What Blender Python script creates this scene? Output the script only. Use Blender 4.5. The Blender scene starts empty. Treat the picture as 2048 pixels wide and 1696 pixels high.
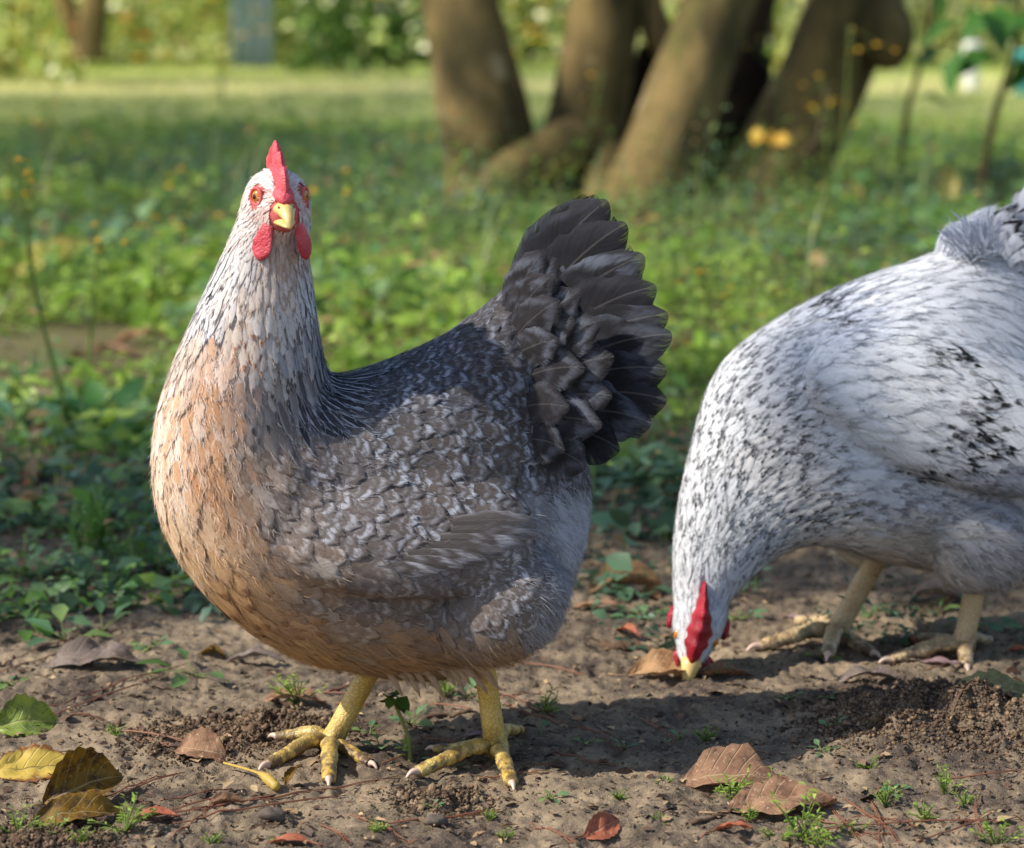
import bpy, math, random
import numpy as np
from mathutils import Vector, Matrix
from mathutils.bvhtree import BVHTree

random.seed(7)
rng = np.random.default_rng(7)
scene = bpy.context.scene
col = scene.collection
R = math.radians

# ------------------------------------------------------------------ camera, sky, sun, exposure
CAM_H, F_PX, IMG_W, IMG_H = 0.54, 5130.0, 2048.0, 1696.0
PITCH = math.atan((IMG_H / 2) / F_PX)
cd = bpy.data.cameras.new('camera')
cam = bpy.data.objects.new('camera', cd)
col.objects.link(cam)
cam.location = (0, 0, CAM_H)
cam.rotation_euler = (R(90) - PITCH, 0, 0)
cd.sensor_width = 36.0
cd.lens = F_PX / IMG_W * 36.0
cd.clip_start, cd.clip_end = 0.05, 400.0
cd.dof.use_dof = True
cd.dof.focus_distance = 1.80
cd.dof.aperture_fstop = 7.2
scene.camera = cam

SUN_EL, SUN_DIR_Y = R(42), 0.28          # light travels to +x and a little away from the camera
w = bpy.data.worlds.new('World')
scene.world = w
w.use_nodes = True
nt = w.node_tree
sky = nt.nodes.new('ShaderNodeTexSky')
sky.sky_type = 'NISHITA'
sky.sun_disc = False
sky.sun_elevation = SUN_EL
sky.sun_rotation = R(270) - math.atan(SUN_DIR_Y)   # towards -x and the camera's back
bg = nt.nodes['Background']
nt.links.new(sky.outputs[0], bg.inputs[0])
bg.inputs[1].default_value = 0.125
sl = bpy.data.lights.new('sun', 'SUN')
sun = bpy.data.objects.new('sun', sl)
col.objects.link(sun)
_h = math.cos(SUN_EL) / math.hypot(1, SUN_DIR_Y)
ld = Vector((_h, _h * SUN_DIR_Y, -math.sin(SUN_EL)))
sun.rotation_euler = ld.to_track_quat('-Z', 'Y').to_euler()
sl.energy = 4.2
sl.angle = R(0.6)
sl.color = (1.0, 0.93, 0.82)
scene.view_settings.view_transform = 'Standard'
scene.view_settings.look = 'None'
scene.view_settings.gamma = 1.0
scene.view_settings.exposure = 0.50
scene.cycles.use_denoising = True
scene.cycles.max_bounces = 6
scene.cycles.diffuse_bounces = 3
scene.cycles.transparent_max_bounces = 10

# ------------------------------------------------------------------ helpers
def srgb(c):
    c = np.asarray(c, float) / 255.0
    return np.where(c <= 0.04045, c / 12.92, ((c + 0.055) / 1.055) ** 2.4)

FWD = np.array([0, math.cos(PITCH), -math.sin(PITCH)])
UPV = np.array([0, math.sin(PITCH), math.cos(PITCH)])

def ray(px, py):
    return FWD + UPV * (-(py - IMG_H / 2) / F_PX) + np.array([(px - IMG_W / 2) / F_PX, 0, 0])

def at(px, py, Y):                       # point of the photograph at distance Y
    d = ray(px, py)
    return np.array([0, 0, CAM_H]) + d * (Y / d[1])

def G(px, py, z=0.0):                    # point of the photograph on the ground
    d = ray(px, py)
    return np.array([0, 0, CAM_H]) + d * ((z - CAM_H) / d[2])

def to_px(p, Y=None):                    # inverse of at(); Y: treat every point as if it stood at that distance
    p = np.atleast_2d(p).astype(float).copy()
    if Y is not None:
        p[:, 1] = Y
    q = p - np.array([0, 0, CAM_H])
    z = q @ FWD
    return np.stack([IMG_W / 2 + F_PX * q[:, 0] / z, IMG_H / 2 - F_PX * (q @ UPV) / z], 1)

def hash2(ix, iy, s):
    h = np.sin(ix * 127.1 + iy * 311.7 + s * 74.7) * 43758.5453
    return h - np.floor(h)

def vnoise(x, y, s=0):
    ix, iy = np.floor(x), np.floor(y)
    fx, fy = x - ix, y - iy
    fx, fy = fx * fx * (3 - 2 * fx), fy * fy * (3 - 2 * fy)
    a, b = hash2(ix, iy, s), hash2(ix + 1, iy, s)
    c, d = hash2(ix, iy + 1, s), hash2(ix + 1, iy + 1, s)
    return (a + (b - a) * fx) * (1 - fy) + (c + (d - c) * fx) * fy

def fbm(x, y, o=4, s=0):
    t, a, n = 0, 0.5, 0
    for k in range(o):
        t = t + a * vnoise(x * 2 ** k + 13.7 * k, y * 2 ** k + 5.1 * k, s + k)
        n += a
        a *= 0.5
    return t / n

CLODS = [(1900, 1440, 0.085, 0.020), (2030, 1470, 0.07, 0.02), (1760, 1460, 0.05, 0.010), (560, 1462, 0.045, 0.012),
         (880, 1600, 0.028, 0.008), (60, 1690, 0.05, 0.008), (420, 1480, 0.05, 0.006)]
CLOD_P = [(G(a, b)[0], G(a, b)[1], r, h) for a, b, r, h in CLODS]

def gh(x, y):                            # height of the ground
    x, y = np.asarray(x, float), np.asarray(y, float)
    near = np.clip((4.0 - y) / 1.5, 0, 1)
    z = (fbm(x * 6 + 3, y * 6, 3, 2) - 0.5) * 0.016 * near
    z = z + (fbm(x * 40, y * 40, 3, 5) - 0.5) * 0.0055 * near
    n2 = fbm(x * 110, y * 110, 3, 9)
    z = z + (np.abs(n2 - 0.5) * -0.014 + 0.0016) * near
    z = z - 0.004 * np.clip((fbm(x * 55 + 9, y * 30, 3, 17) - 0.58) * 6, 0, 1) * near      # scratches and pits
    for cx, cy, r, h in CLOD_P:
        d2 = ((x - cx) ** 2 + (y - cy) ** 2) / (r * r)
        bump = np.exp(-d2 * 1.6)
        z = z + bump * (h * 0.4 + h * 1.5 * np.clip(fbm(x * 70, y * 70, 3, 21) - 0.32, 0, 1))
    return z + (fbm(x * 0.5, y * 0.5, 2, 31) - 0.5) * 0.06 * np.clip((y - 4) / 5, 0, 1)

def on_ground(px, py):
    p = G(px, py)
    for _ in range(3):
        p = G(px, py, float(gh(p[0], p[1])))
    return p

def new_mesh(name, V, faces, attrs=None, smooth=True):
    """faces: list of int arrays (M,k)"""
    me = bpy.data.meshes.new(name)
    V = np.asarray(V, np.float32)
    me.vertices.add(len(V))
    me.vertices.foreach_set('co', V.ravel())
    faces = [np.asarray(f, np.int32) for f in faces if len(f)]
    tot = np.concatenate([np.full(len(f), f.shape[1], np.int32) for f in faces])
    idx = np.concatenate([f.ravel() for f in faces])
    me.loops.add(len(idx))
    me.loops.foreach_set('vertex_index', idx)
    me.polygons.add(len(tot))
    st = np.zeros(len(tot), np.int32)
    st[1:] = np.cumsum(tot)[:-1]
    me.polygons.foreach_set('loop_start', st)
    if smooth:
        me.polygons.foreach_set('use_smooth', np.ones(len(tot), bool))
    for k, a in (attrs or {}).items():
        a = np.asarray(a, np.float32)
        if a.shape[1] == 2:
            at_ = me.attributes.new(k, 'FLOAT2', 'POINT')
            at_.data.foreach_set('vector', a.ravel())
        else:
            if a.shape[1] == 3:
                a = np.concatenate([a, np.ones((len(a), 1), np.float32)], 1)
            at_ = me.attributes.new(k, 'FLOAT_COLOR', 'POINT')
            at_.data.foreach_set('color', a.ravel())
    me.update(calc_edges=True)
    me.validate()
    return me

def link(name, me, mat, parent=None, org=None, label=None, cat=None, group=None, kind=None):
    o = bpy.data.objects.new(name, me)
    col.objects.link(o)
    if me is not None and mat is not None and not me.materials:
        me.materials.append(mat)
    if parent is not None:
        o.parent = parent
    elif org is not None:
        o.location = org
    for k, v in (('label', label), ('category', cat), ('group', group), ('kind', kind)):
        if v:
            o[k] = v
    return o

def obj(name, V, F, mat, parent=None, org=(0, 0, 0), attrs=None, smooth=True, **kw):
    V = np.asarray(V, float) - np.asarray(org, float)
    return link(name, new_mesh(name, V, F, attrs, smooth), mat, parent, org, **kw)

def empty(name, org, label, cat, group=None):
    return link(name, None, None, None, org, label, cat, group)

class MB:
    """collects pieces of one mesh"""
    def __init__(s):
        s.V, s.F, s.A, s.n = [], [], {}, 0
    def add(s, V, F, **attrs):
        V = np.asarray(V, float)
        s.V.append(V)
        for f in F:
            s.F.append(np.asarray(f, np.int32) + s.n)
        for k, a in attrs.items():
            a = np.asarray(a, float)
            if a.ndim == 1:
                a = np.tile(a, (len(V), 1))
            s.A.setdefault(k, []).append(a)
        s.n += len(V)
    def obj(s, name, mat, parent=None, org=(0, 0, 0), smooth=True, **kw):
        return obj(name, np.concatenate(s.V), s.F, mat, parent, org, {k: np.concatenate(a) for k, a in s.A.items()}, smooth, **kw)

def norm(v):
    v = np.asarray(v, float)
    return v / np.maximum(np.linalg.norm(v, axis=-1, keepdims=True), 1e-9)

def loft(C, A, B, n=24, p=2.0, cap=True):
    """rings with centres C and half axes A, B"""
    C, A, B = np.asarray(C, float), np.asarray(A, float), np.asarray(B, float)
    th = np.linspace(0, 2 * math.pi, n, endpoint=False)
    c, s = np.cos(th), np.sin(th)
    c, s = np.sign(c) * np.abs(c) ** (2 / p), np.sign(s) * np.abs(s) ** (2 / p)
    V = (C[:, None] + A[:, None] * c[None, :, None] + B[:, None] * s[None, :, None]).reshape(-1, 3)
    m = len(C)
    i = np.arange(n)
    F = np.concatenate([np.stack([k * n + i, k * n + (i + 1) % n, (k + 1) * n + (i + 1) % n, (k + 1) * n + i], 1) for k in range(m - 1)])
    Fs = [F]
    if cap:
        V = np.concatenate([V, C[:1], C[-1:]])
        Fs.append(np.stack([np.full(n, m * n), (i + 1) % n, i], 1))
        Fs.append(np.stack([np.full(n, m * n + 1), (m - 1) * n + i, (m - 1) * n + (i + 1) % n], 1))
    return V, Fs

def spline(P, n):
    """Catmull-Rom through rows of P"""
    P = np.asarray(P, float)
    k = len(P)
    t = np.linspace(0, k - 1, n)
    i = np.clip(t.astype(int), 0, k - 2)
    f = (t - i)[:, None]
    g = lambda j: P[np.clip(j, 0, k - 1)]
    p0, p1, p2, p3 = g(i - 1), g(i), g(i + 1), g(i + 2)
    return 0.5 * (2 * p1 + (p2 - p0) * f + (2 * p0 - 5 * p1 + 4 * p2 - p3) * f ** 2 + (3 * p1 - p0 - 3 * p2 + p3) * f ** 3)

def tube(P, r, n=10, flat=1.0, up=(0, 0, 1), cap=True):
    P = np.asarray(P, float)
    r = np.broadcast_to(np.asarray(r, float), (len(P),))
    T = norm(np.gradient(P, axis=0))
    up = np.asarray(up, float)
    S = np.cross(T, up)
    bad = np.linalg.norm(S, axis=1) < 1e-3
    S[bad] = np.cross(T[bad], np.array([0.0, 1, 0.1]))
    S = norm(S)
    U = norm(np.cross(S, T))
    return loft(P, S * r[:, None], U * (r * flat)[:, None], n, 2.0, cap)

def ellipsoid(c, rx, ry, rz, nu=20, nv=12):
    """rx, ry, rz: half axes as vectors"""
    c, rx, ry, rz = (np.asarray(a, float) for a in (c, rx, ry, rz))
    ph = np.linspace(0.08, math.pi - 0.08, nv)
    C = c + np.cos(ph)[:, None] * rz
    return loft(C, np.sin(ph)[:, None] * rx, np.sin(ph)[:, None] * ry, nu)

# ------------------------------------------------------------------ materials
class NT:
    def __init__(s, name):
        s.m = bpy.data.materials.new(name)
        s.m.use_nodes = True
        s.t = s.m.node_tree
        s.b = s.t.nodes['Principled BSDF']
        s.out = s.t.nodes['Material Output']
    def n(s, kind, **kw):
        o = s.t.nodes.new('ShaderNode' + kind)
        for k, v in kw.items():
            setattr(o, k, v)
        return o
    def put(s, sock, v):
        if isinstance(v, bpy.types.NodeSocket):
            s.t.links.new(v, sock)
        elif v is not None:
            if hasattr(sock.default_value, '__len__') and not hasattr(v, '__len__'):
                v = (v,) * len(sock.default_value)
            if hasattr(v, '__len__') and len(sock.default_value) == 4 and len(v) == 3:
                v = (*v, 1)
            sock.default_value = v
    def math(s, op, a, b=None, c=None, clamp=False):
        o = s.n('Math', operation=op, use_clamp=clamp)
        for i, v in enumerate((a, b, c)):
            if v is not None:
                s.put(o.inputs[i], v)
        return o.outputs[0]
    def attr(s, name):
        return s.n('Attribute', attribute_name=name)
    def mix(s, f, a, b, blend='MIX'):
        o = s.n('Mix', data_type='RGBA', blend_type=blend)
        s.put(o.inputs[0], f)
        s.put(o.inputs[6], a)
        s.put(o.inputs[7], b)
        return o.outputs[2]
    def noise(s, scale, detail=4, vec=None, rough=0.55):
        o = s.n('TexNoise')
        o.inputs['Scale'].default_value = scale
        o.inputs['Detail'].default_value = detail
        o.inputs['Roughness'].default_value = rough
        if vec is not None:
            s.t.links.new(vec, o.inputs['Vector'])
        return o.outputs[0]
    def vor(s, scale, vec=None, feature='F1'):
        o = s.n('TexVoronoi', feature=feature)
        o.inputs['Scale'].default_value = scale
        if vec is not None:
            s.t.links.new(vec, o.inputs['Vector'])
        return o
    def step(s, x, a, b, lo=0.0, hi=1.0):
        o = s.n('MapRange', interpolation_type='SMOOTHSTEP')
        s.put(o.inputs[0], x)
        for i, v in ((1, a), (2, b), (3, lo), (4, hi)):
            s.put(o.inputs[i], v)
        return o.outputs[0]
    def bump(s, h, strength=0.4, dist=0.002):
        o = s.n('Bump')
        o.inputs['Strength'].default_value = strength
        o.inputs['Distance'].default_value = dist
        s.put(o.inputs['Height'], h)
        s.t.links.new(o.outputs[0], s.b.inputs['Normal'])
    def pos(s):
        return s.n('NewGeometry').outputs['Position']
    def set(s, **kw):
        for k, v in kw.items():
            s.put(s.b.inputs[k.replace('_', ' ')], v)
        return s
    def translucent(s, c, f):
        tr = s.n('BsdfTranslucent')
        s.put(tr.inputs[0], c)
        mx = s.n('MixShader')
        mx.inputs[0].default_value = f
        s.t.links.new(s.b.outputs[0], mx.inputs[1])
        s.t.links.new(tr.outputs[0], mx.inputs[2])
        s.t.links.new(mx.outputs[0], s.out.inputs[0])

def spec(t, v):
    t.b.inputs['Specular IOR Level'].default_value = v

def make_feather_mat():
    t = NT('feather')
    uv = t.n('SeparateXYZ')
    a_uv = t.attr('fuv')
    t.t.links.new(a_uv.outputs['Vector'], uv.inputs[0])
    ca, cb, pp = t.attr('ca'), t.attr('cb'), t.attr('pp')
    ps = t.n('SeparateColor')
    t.t.links.new(pp.outputs['Color'], ps.inputs[0])
    u = t.math('ABSOLUTE', uv.outputs[0])
    v = uv.outputs[1]
    rnd = cb.outputs['Alpha']
    cmb = t.n('CombineXYZ')
    t.put(cmb.inputs[0], t.math('MULTIPLY', uv.outputs[0], 2.2))
    t.put(cmb.inputs[1], t.math('MULTIPLY', v, 3.5))
    t.put(cmb.inputs[2], t.math('MULTIPLY', rnd, 60))
    nz = t.noise(1.0, 3, cmb.outputs[0])
    nzc = t.math('SUBTRACT', nz, 0.5)
    # barbs run slantwise from the shaft to the rim
    cm2 = t.n('CombineXYZ')
    t.put(cm2.inputs[0], t.math('ADD', t.math('MULTIPLY', v, 26), t.math('MULTIPLY', u, -9)))
    t.put(cm2.inputs[1], t.math('MULTIPLY', uv.outputs[0], 1.2))
    t.put(cm2.inputs[2], t.math('MULTIPLY', rnd, 90))
    barb = t.noise(1.0, 2, cm2.outputs[0], 0.7)
    barbc = t.math('SUBTRACT', barb, 0.5)
    jag = t.math('MULTIPLY', barbc, 0.16)
    vv = t.math('ADD', t.math('ADD', v, t.math('MULTIPLY', t.math('MULTIPLY', u, u), 0.26)),
                t.math('ADD', t.math('MULTIPLY', nzc, 0.20), t.math('MULTIPLY', jag, 0.6)))
    bar = t.step(t.math('ABSOLUTE', t.math('SUBTRACT', vv, ps.outputs[0])), 0.02, 0.20, 1, 0)
    bar2 = t.step(t.math('ABSOLUTE', t.math('SUBTRACT', vv, t.math('SUBTRACT', ps.outputs[0], 0.33))), 0.0, 0.12, 0.5, 0)
    patch = t.step(nz, 0.34, 0.62)
    bar = t.math('MULTIPLY', t.math('MULTIPLY', t.math('MAXIMUM', bar, bar2), patch), t.math('MULTIPLY', ps.outputs[1], t.step(t.math('FRACT', t.math('MULTIPLY', rnd, 7.31)), 0.0, 0.8, 0.45, 1.2)))
    rim = t.math('MAXIMUM', u, t.math('SUBTRACT', t.math('MULTIPLY', v, 2.6), 1.62))
    edge = t.math('MULTIPLY', t.step(t.math('ADD', rim, t.math('ADD', t.math('MULTIPLY', nzc, 0.7), jag)), 0.50, 1.0), ps.outputs[2])
    s1 = t.math('POWER', t.math('DIVIDE', u, 0.62), 2)
    s2 = t.math('POWER', t.math('DIVIDE', t.math('SUBTRACT', t.math('ADD', v, jag), 0.87), 0.14), 2)
    spot = t.math('MULTIPLY', t.step(t.math('ADD', t.math('ADD', s1, s2), nzc), 0.45, 1.15, 1, 0), pp.outputs['Alpha'])
    mask = t.math('ADD', t.math('ADD', bar, edge), spot, clamp=True)
    c = t.mix(mask, ca.outputs['Color'], cb.outputs['Color'])
    shaft = t.step(u, 0.01, 0.05, 0.08, 0.0)
    c = t.mix(shaft, c, (0.62, 0.56, 0.50))
    k = t.math('ADD', t.math('MULTIPLY', barbc, 0.75), t.math('ADD', t.math('MULTIPLY', t.math('SUBTRACT', rnd, 0.5), 0.14), 1.0))
    hs = t.n('HueSaturation')
    t.put(hs.inputs['Value'], k)
    t.put(hs.inputs['Color'], c)
    t.set(Base_Color=hs.outputs[0], Roughness=0.7)
    spec(t, 0.12)
    t.bump(barb, 0.5, 0.0006)
    tr = t.n('BsdfTranslucent')
    t.put(tr.inputs[0], hs.outputs[0])
    mx = t.n('MixShader')
    mx.inputs[0].default_value = 0.12
    t.t.links.new(t.b.outputs[0], mx.inputs[1])
    t.t.links.new(tr.outputs[0], mx.inputs[2])
    # the vane opens into loose barbs at its rim
    tipf = t.math('MULTIPLY', t.math('SUBTRACT', v, 0.80), 5.0)
    rimf = t.math('MAXIMUM', t.math('MULTIPLY', t.math('SUBTRACT', u, 0.55), 2.2), tipf)
    hole = t.step(t.math('ADD', rimf, t.math('MULTIPLY', barbc, 2.6)), 0.55, 1.15)
    hole = t.math('MULTIPLY', hole, ca.outputs['Alpha'])
    gone = t.n('BsdfTransparent')
    m2 = t.n('MixShader')
    t.put(m2.inputs[0], hole)
    t.t.links.new(mx.outputs[0], m2.inputs[1])
    t.t.links.new(gone.outputs[0], m2.inputs[2])
    t.t.links.new(m2.outputs[0], t.out.inputs[0])
    return t.m
M_FEATHER = make_feather_mat()

def make_attr_mat(name, rough=0.6, trans=0.0, var=0.3, nscale=40, sp=0.3, bump=0.0):
    t = NT(name)
    a = t.attr('col')
    nz = t.noise(nscale, 4)
    hs = t.n('HueSaturation')
    t.put(hs.inputs['Value'], t.math('ADD', t.math('MULTIPLY', nz, 2 * var), 1 - var))
    t.put(hs.inputs['Color'], a.outputs['Color'])
    t.set(Base_Color=hs.outputs[0], Roughness=rough)
    spec(t, sp)
    if bump:
        t.bump(nz, 0.6, bump)
    if trans:
        hs2 = t.n('HueSaturation')
        t.put(hs2.inputs['Value'], 1.25)
        t.put(hs2.inputs['Saturation'], 1.0)
        t.put(hs2.inputs['Color'], hs.outputs[0])
        t.translucent(hs2.outputs[0], trans)
    return t.m
M_SKIN = make_attr_mat('under_plumage', 0.8, 0, 0.25, 220, 0.15, 0.001)
M_GREEN = make_attr_mat('weed_leaf', 0.45, 0.35, 0.25, 60, 0.4)
M_PETAL = make_attr_mat('flower_petal', 0.6, 0.3, 0.15, 60, 0.2)

def make_comb_mat(name, c1, c2):
    t = NT(name)
    p = t.pos()
    nz = t.noise(420, 3, p)
    big = t.noise(60, 3, p)
    c = t.mix(t.step(big, .3, .7), srgb(c1), srgb(c2))
    t.set(Base_Color=c, Roughness=0.48, Subsurface_Weight=0.25, Subsurface_Scale=0.004)
    t.b.inputs['Subsurface Radius'].default_value = (1, 0.25, 0.2)
    spec(t, 0.4)
    t.bump(t.math('ADD', nz, t.vor(700, p).outputs['Distance']), 0.55, 0.0009)
    return t.m
M_COMB = make_comb_mat('comb_skin', (172, 34, 48), (212, 88, 98))
M_COMB_SHADED = make_comb_mat('shaded_comb_skin', (128, 10, 28), (168, 26, 46))  # comb red darkened, the grey hen's shadow put into the colour

def make_leg_mat(name, c1, c2, c3):
    t = NT(name)
    p = t.pos()
    e = t.vor(300, p, 'DISTANCE_TO_EDGE')
    big = t.noise(45, 4, p)
    c = t.mix(t.step(big, 0.35, 0.65), c1, c2)
    line = t.step(e.outputs['Distance'], 0.0, 0.12, 0.5, 0)
    c = t.mix(line, c, c3)
    z = t.n('SeparateXYZ')
    t.t.links.new(p, z.inputs[0])
    dirt = t.math('MULTIPLY', t.step(z.outputs[2], 0.002, 0.03, 1, 0), t.step(t.noise(110, 4, p), 0.38, 0.6))
    c = t.mix(dirt, c, srgb((88, 68, 50)))
    t.set(Base_Color=c, Roughness=0.42)
    spec(t, 0.45)
    t.bump(t.step(e.outputs['Distance'], 0.0, 0.25), 0.4, 0.0006)
    return t.m
M_LEG_Y = make_leg_mat('yellow_scales', srgb((204, 168, 80)), srgb((216, 190, 114)), srgb((142, 104, 52)))
M_LEG_P = make_leg_mat('pale_scales', srgb((196, 166, 122)), srgb((206, 182, 140)), srgb((120, 96, 66)))

def plain(name, c, rough=0.5, sp=0.4, var=0.15, nscale=80, bump=0.0):
    t = NT(name)
    p = t.pos()
    nz = t.noise(nscale, 4, p)
    c = np.asarray(c)
    t.set(Base_Color=t.mix(nz, c * (1 - var), np.minimum(c * (1 + var), 1)), Roughness=rough)
    spec(t, sp)
    if bump:
        t.bump(nz, 0.5, bump)
    return t.m
M_CLAW = plain('claw_horn', srgb((206, 178, 160)), 0.4, 0.5)
M_BEAK = plain('beak_horn', srgb((216, 186, 118)), 0.38, 0.5, 0.3, 200)
M_FACE = plain('face_skin', srgb((200, 92, 92)), 0.55, 0.3, 0.3, 300, 0.0006)
M_IRIS = plain('iris', srgb((196, 118, 28)), 0.12, 0.8, 0.3, 500)
M_PUPIL = plain('pupil', (0.004, 0.004, 0.004), 0.05, 0.9)
M_NOSTRIL = plain('nostril', srgb((120, 50, 50)), 0.5, 0.3)

def make_ground_mat():
    t = NT('bare_soil')
    p = t.pos()
    sep = t.n('SeparateXYZ')
    t.t.links.new(p, sep.inputs[0])
    big = t.noise(5.5, 4, p)
    mid = t.noise(28, 5, p, 0.65)
    fine = t.noise(260, 4, p, 0.7)
    grit = t.noise(900, 2, p, 0.6)
    dark, tan = srgb((78, 68, 61)), srgb((150, 133, 110))
    c = t.mix(t.step(t.math('ADD', t.math('MULTIPLY', big, 0.8), t.math('MULTIPLY', mid, 0.8)), 0.62, 1.0), dark, tan)
    c = t.mix(t.step(fine, 0.5, 0.75, 0, 0.45), c, srgb((172, 150, 122)))
    c = t.mix(t.step(fine, 0.25, 0.42, 0.6, 0), c, srgb((64, 54, 46)))
    c = t.mix(t.step(grit, 0.58, 0.72, 0, 0.42), c, srgb((206, 188, 158)))
    c = t.mix(t.step(grit, 0.30, 0.42, 0.45, 0), c, srgb((60, 48, 40)))
    chip = t.vor(75, p)
    c = t.mix(t.math('MULTIPLY', t.step(chip.outputs['Distance'], 0.10, 0.16, 1, 0), t.step(mid, 0.5, 0.6, 0, 0.7)), c, srgb((50, 40, 34)))
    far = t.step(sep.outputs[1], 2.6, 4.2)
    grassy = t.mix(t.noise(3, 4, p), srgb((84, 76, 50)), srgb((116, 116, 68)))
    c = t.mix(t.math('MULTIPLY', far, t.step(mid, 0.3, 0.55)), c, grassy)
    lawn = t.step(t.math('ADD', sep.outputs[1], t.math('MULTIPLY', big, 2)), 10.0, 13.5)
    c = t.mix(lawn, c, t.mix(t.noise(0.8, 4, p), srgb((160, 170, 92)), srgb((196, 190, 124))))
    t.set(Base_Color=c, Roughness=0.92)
    spec(t, 0.15)
    t.bump(t.math('ADD', t.math('MULTIPLY', fine, 0.8), t.math('MULTIPLY', grit, 0.5)), 0.8, 0.0022)
    return t.m
M_SOIL = make_ground_mat()

def make_crumb_mat():
    t = NT('soil_crumb')
    a = t.attr('col')
    p = t.pos()
    nz = t.noise(500, 4, p, 0.7)
    hs = t.n('HueSaturation')
    t.put(hs.inputs['Value'], t.math('ADD', nz, 0.5))
    t.put(hs.inputs['Color'], a.outputs['Color'])
    t.set(Base_Color=hs.outputs[0], Roughness=0.95)
    spec(t, 0.1)
    t.bump(nz, 0.8, 0.0015)
    return t.m
M_CRUMB = make_crumb_mat()

def make_bark_mat():
    t = NT('smooth_bark')
    p = t.pos()
    mp = t.n('Mapping')
    t.t.links.new(p, mp.inputs['Vector'])
    mp.inputs['Scale'].default_value = (1, 1, 0.35)
    a = t.noise(9, 5, mp.outputs[0], 0.6)
    b = t.noise(50, 5, mp.outputs[0], 0.7)
    c = t.mix(t.step(a, 0.35, 0.65), srgb((76, 66, 42)), srgb((132, 112, 70)))
    c = t.mix(t.step(b, 0.5, 0.7, 0, 0.6), c, srgb((72, 70, 34)))
    c = t.mix(t.step(t.noise(4, 4, p, 0.6), 0.55, 0.68, 0, 0.6), c, srgb((84, 84, 40)))
    c = t.mix(t.step(t.noise(6.5, 4, p, 0.6), 0.60, 0.70, 0, 0.6), c, srgb((176, 160, 122)))
    t.set(Base_Color=c, Roughness=0.85)
    spec(t, 0.2)
    t.bump(t.math('ADD', a, b), 0.6, 0.012)
    return t.m
M_BARK = make_bark_mat()
M_GAP_SHADE = plain('gap_shade', srgb((40, 33, 27)), 0.95, 0.05, 0.4, 30, 0.01)  # near-black, standing in for the deep shade between the trunks
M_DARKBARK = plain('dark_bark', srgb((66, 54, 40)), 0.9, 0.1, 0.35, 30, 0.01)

def make_litter_mat(name, ca, cb, cc, thr=0.5, scale=70, trans=0.1, rough=0.6, rim=0.0):
    """a fallen leaf: two colours in patches, specks, veins"""
    t = NT(name)
    uv = t.n('SeparateXYZ')
    t.t.links.new(t.attr('fuv').outputs['Vector'], uv.inputs[0])
    u = t.math('ABSOLUTE', uv.outputs[0])
    tc = t.n('TexCoord').outputs['Object']
    n1 = t.noise(scale, 5, tc, 0.65)
    n2 = t.noise(scale * 5, 3, tc, 0.7)
    edge = t.math('MULTIPLY', t.math('POWER', u, 3), rim)
    c = t.mix(t.step(t.math('ADD', n1, edge), thr - 0.08, thr + 0.12), srgb(ca), srgb(cb))
    c = t.mix(t.step(n2, 0.56, 0.68, 0, 0.7), c, srgb(cc))
    w_ = t.math('FRACT', t.math('ADD', t.math('MULTIPLY', uv.outputs[1], 7), t.math('MULTIPLY', u, -1.6)))
    vein = t.math('MAXIMUM', t.step(t.math('ABSOLUTE', t.math('SUBTRACT', w_, 0.5)), 0.0, 0.09, 0.5, 0), t.step(u, 0.02, 0.06, 0.8, 0))
    c = t.mix(t.math('MULTIPLY', vein, 0.6), c, t.mix(0.5, c, (0.75, 0.62, 0.35)))
    t.set(Base_Color=c, Roughness=rough)
    spec(t, 0.3)
    t.bump(t.math('ADD', t.math('MULTIPLY', n1, 0.6), t.math('MULTIPLY', vein, 0.5)), 0.7, 0.002)
    if trans:
        t.translucent(c, trans)
    return t.m
LM = {
    'green': make_litter_mat('leaf_green_spotted', (132, 150, 66), (96, 112, 60), (44, 42, 20), 0.52, 60, 0.2, 0.4),
    'yellow': make_litter_mat('leaf_yellow_brown_rim', (220, 192, 92), (146, 98, 56), (206, 172, 84), 0.62, 45, 0.3, 0.5, 0.32),
    'olive': make_litter_mat('leaf_olive_brown', (120, 88, 22), (70, 50, 28), (160, 130, 40), 0.5, 80, 0.1, 0.6),
    'brown': make_litter_mat('leaf_dry_brown', (150, 114, 88), (112, 82, 62), (196, 168, 140), 0.5, 60, 0.1, 0.75),
    'tan': make_litter_mat('leaf_dry_tan', (178, 140, 100), (134, 98, 70), (205, 176, 140), 0.5, 60, 0.1, 0.75),
    'grey': make_litter_mat('leaf_dry_grey', (122, 108, 100), (92, 78, 72), (150, 136, 126), 0.5, 60, 0.05, 0.8),
    'red': make_litter_mat('leaf_red_brown', (168, 96, 70), (130, 72, 52), (196, 140, 112), 0.5, 60, 0.1, 0.65),
    'sage': make_litter_mat('leaf_grey_green', (124, 122, 84), (100, 98, 64), (150, 140, 96), 0.5, 50, 0.1, 0.6),
    'mauve': make_litter_mat('leaf_mauve', (150, 122, 124), (120, 96, 98), (176, 152, 150), 0.5, 60, 0.1, 0.5),
    'gold': make_litter_mat('leaf_gold', (226, 198, 106), (204, 170, 84), (170, 132, 66), 0.55, 30, 0.35, 0.5),
}
M_NEEDLE = plain('pine_needle', srgb((130, 84, 62)), 0.5, 0.4, 0.35, 60)
M_TWIG = plain('twig_bark', srgb((96, 76, 60)), 0.85, 0.2, 0.4, 90, 0.002)
M_STONE = plain('stone_grey', srgb((92, 82, 74)), 0.8, 0.3, 0.3, 120, 0.002)
M_POD = plain('seed_pod', srgb((176, 148, 72)), 0.5, 0.35, 0.3, 200, 0.001)
M_BLUE = plain('blue_paint', srgb((150, 174, 216)), 0.6, 0.3, 0.08, 6)
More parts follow.
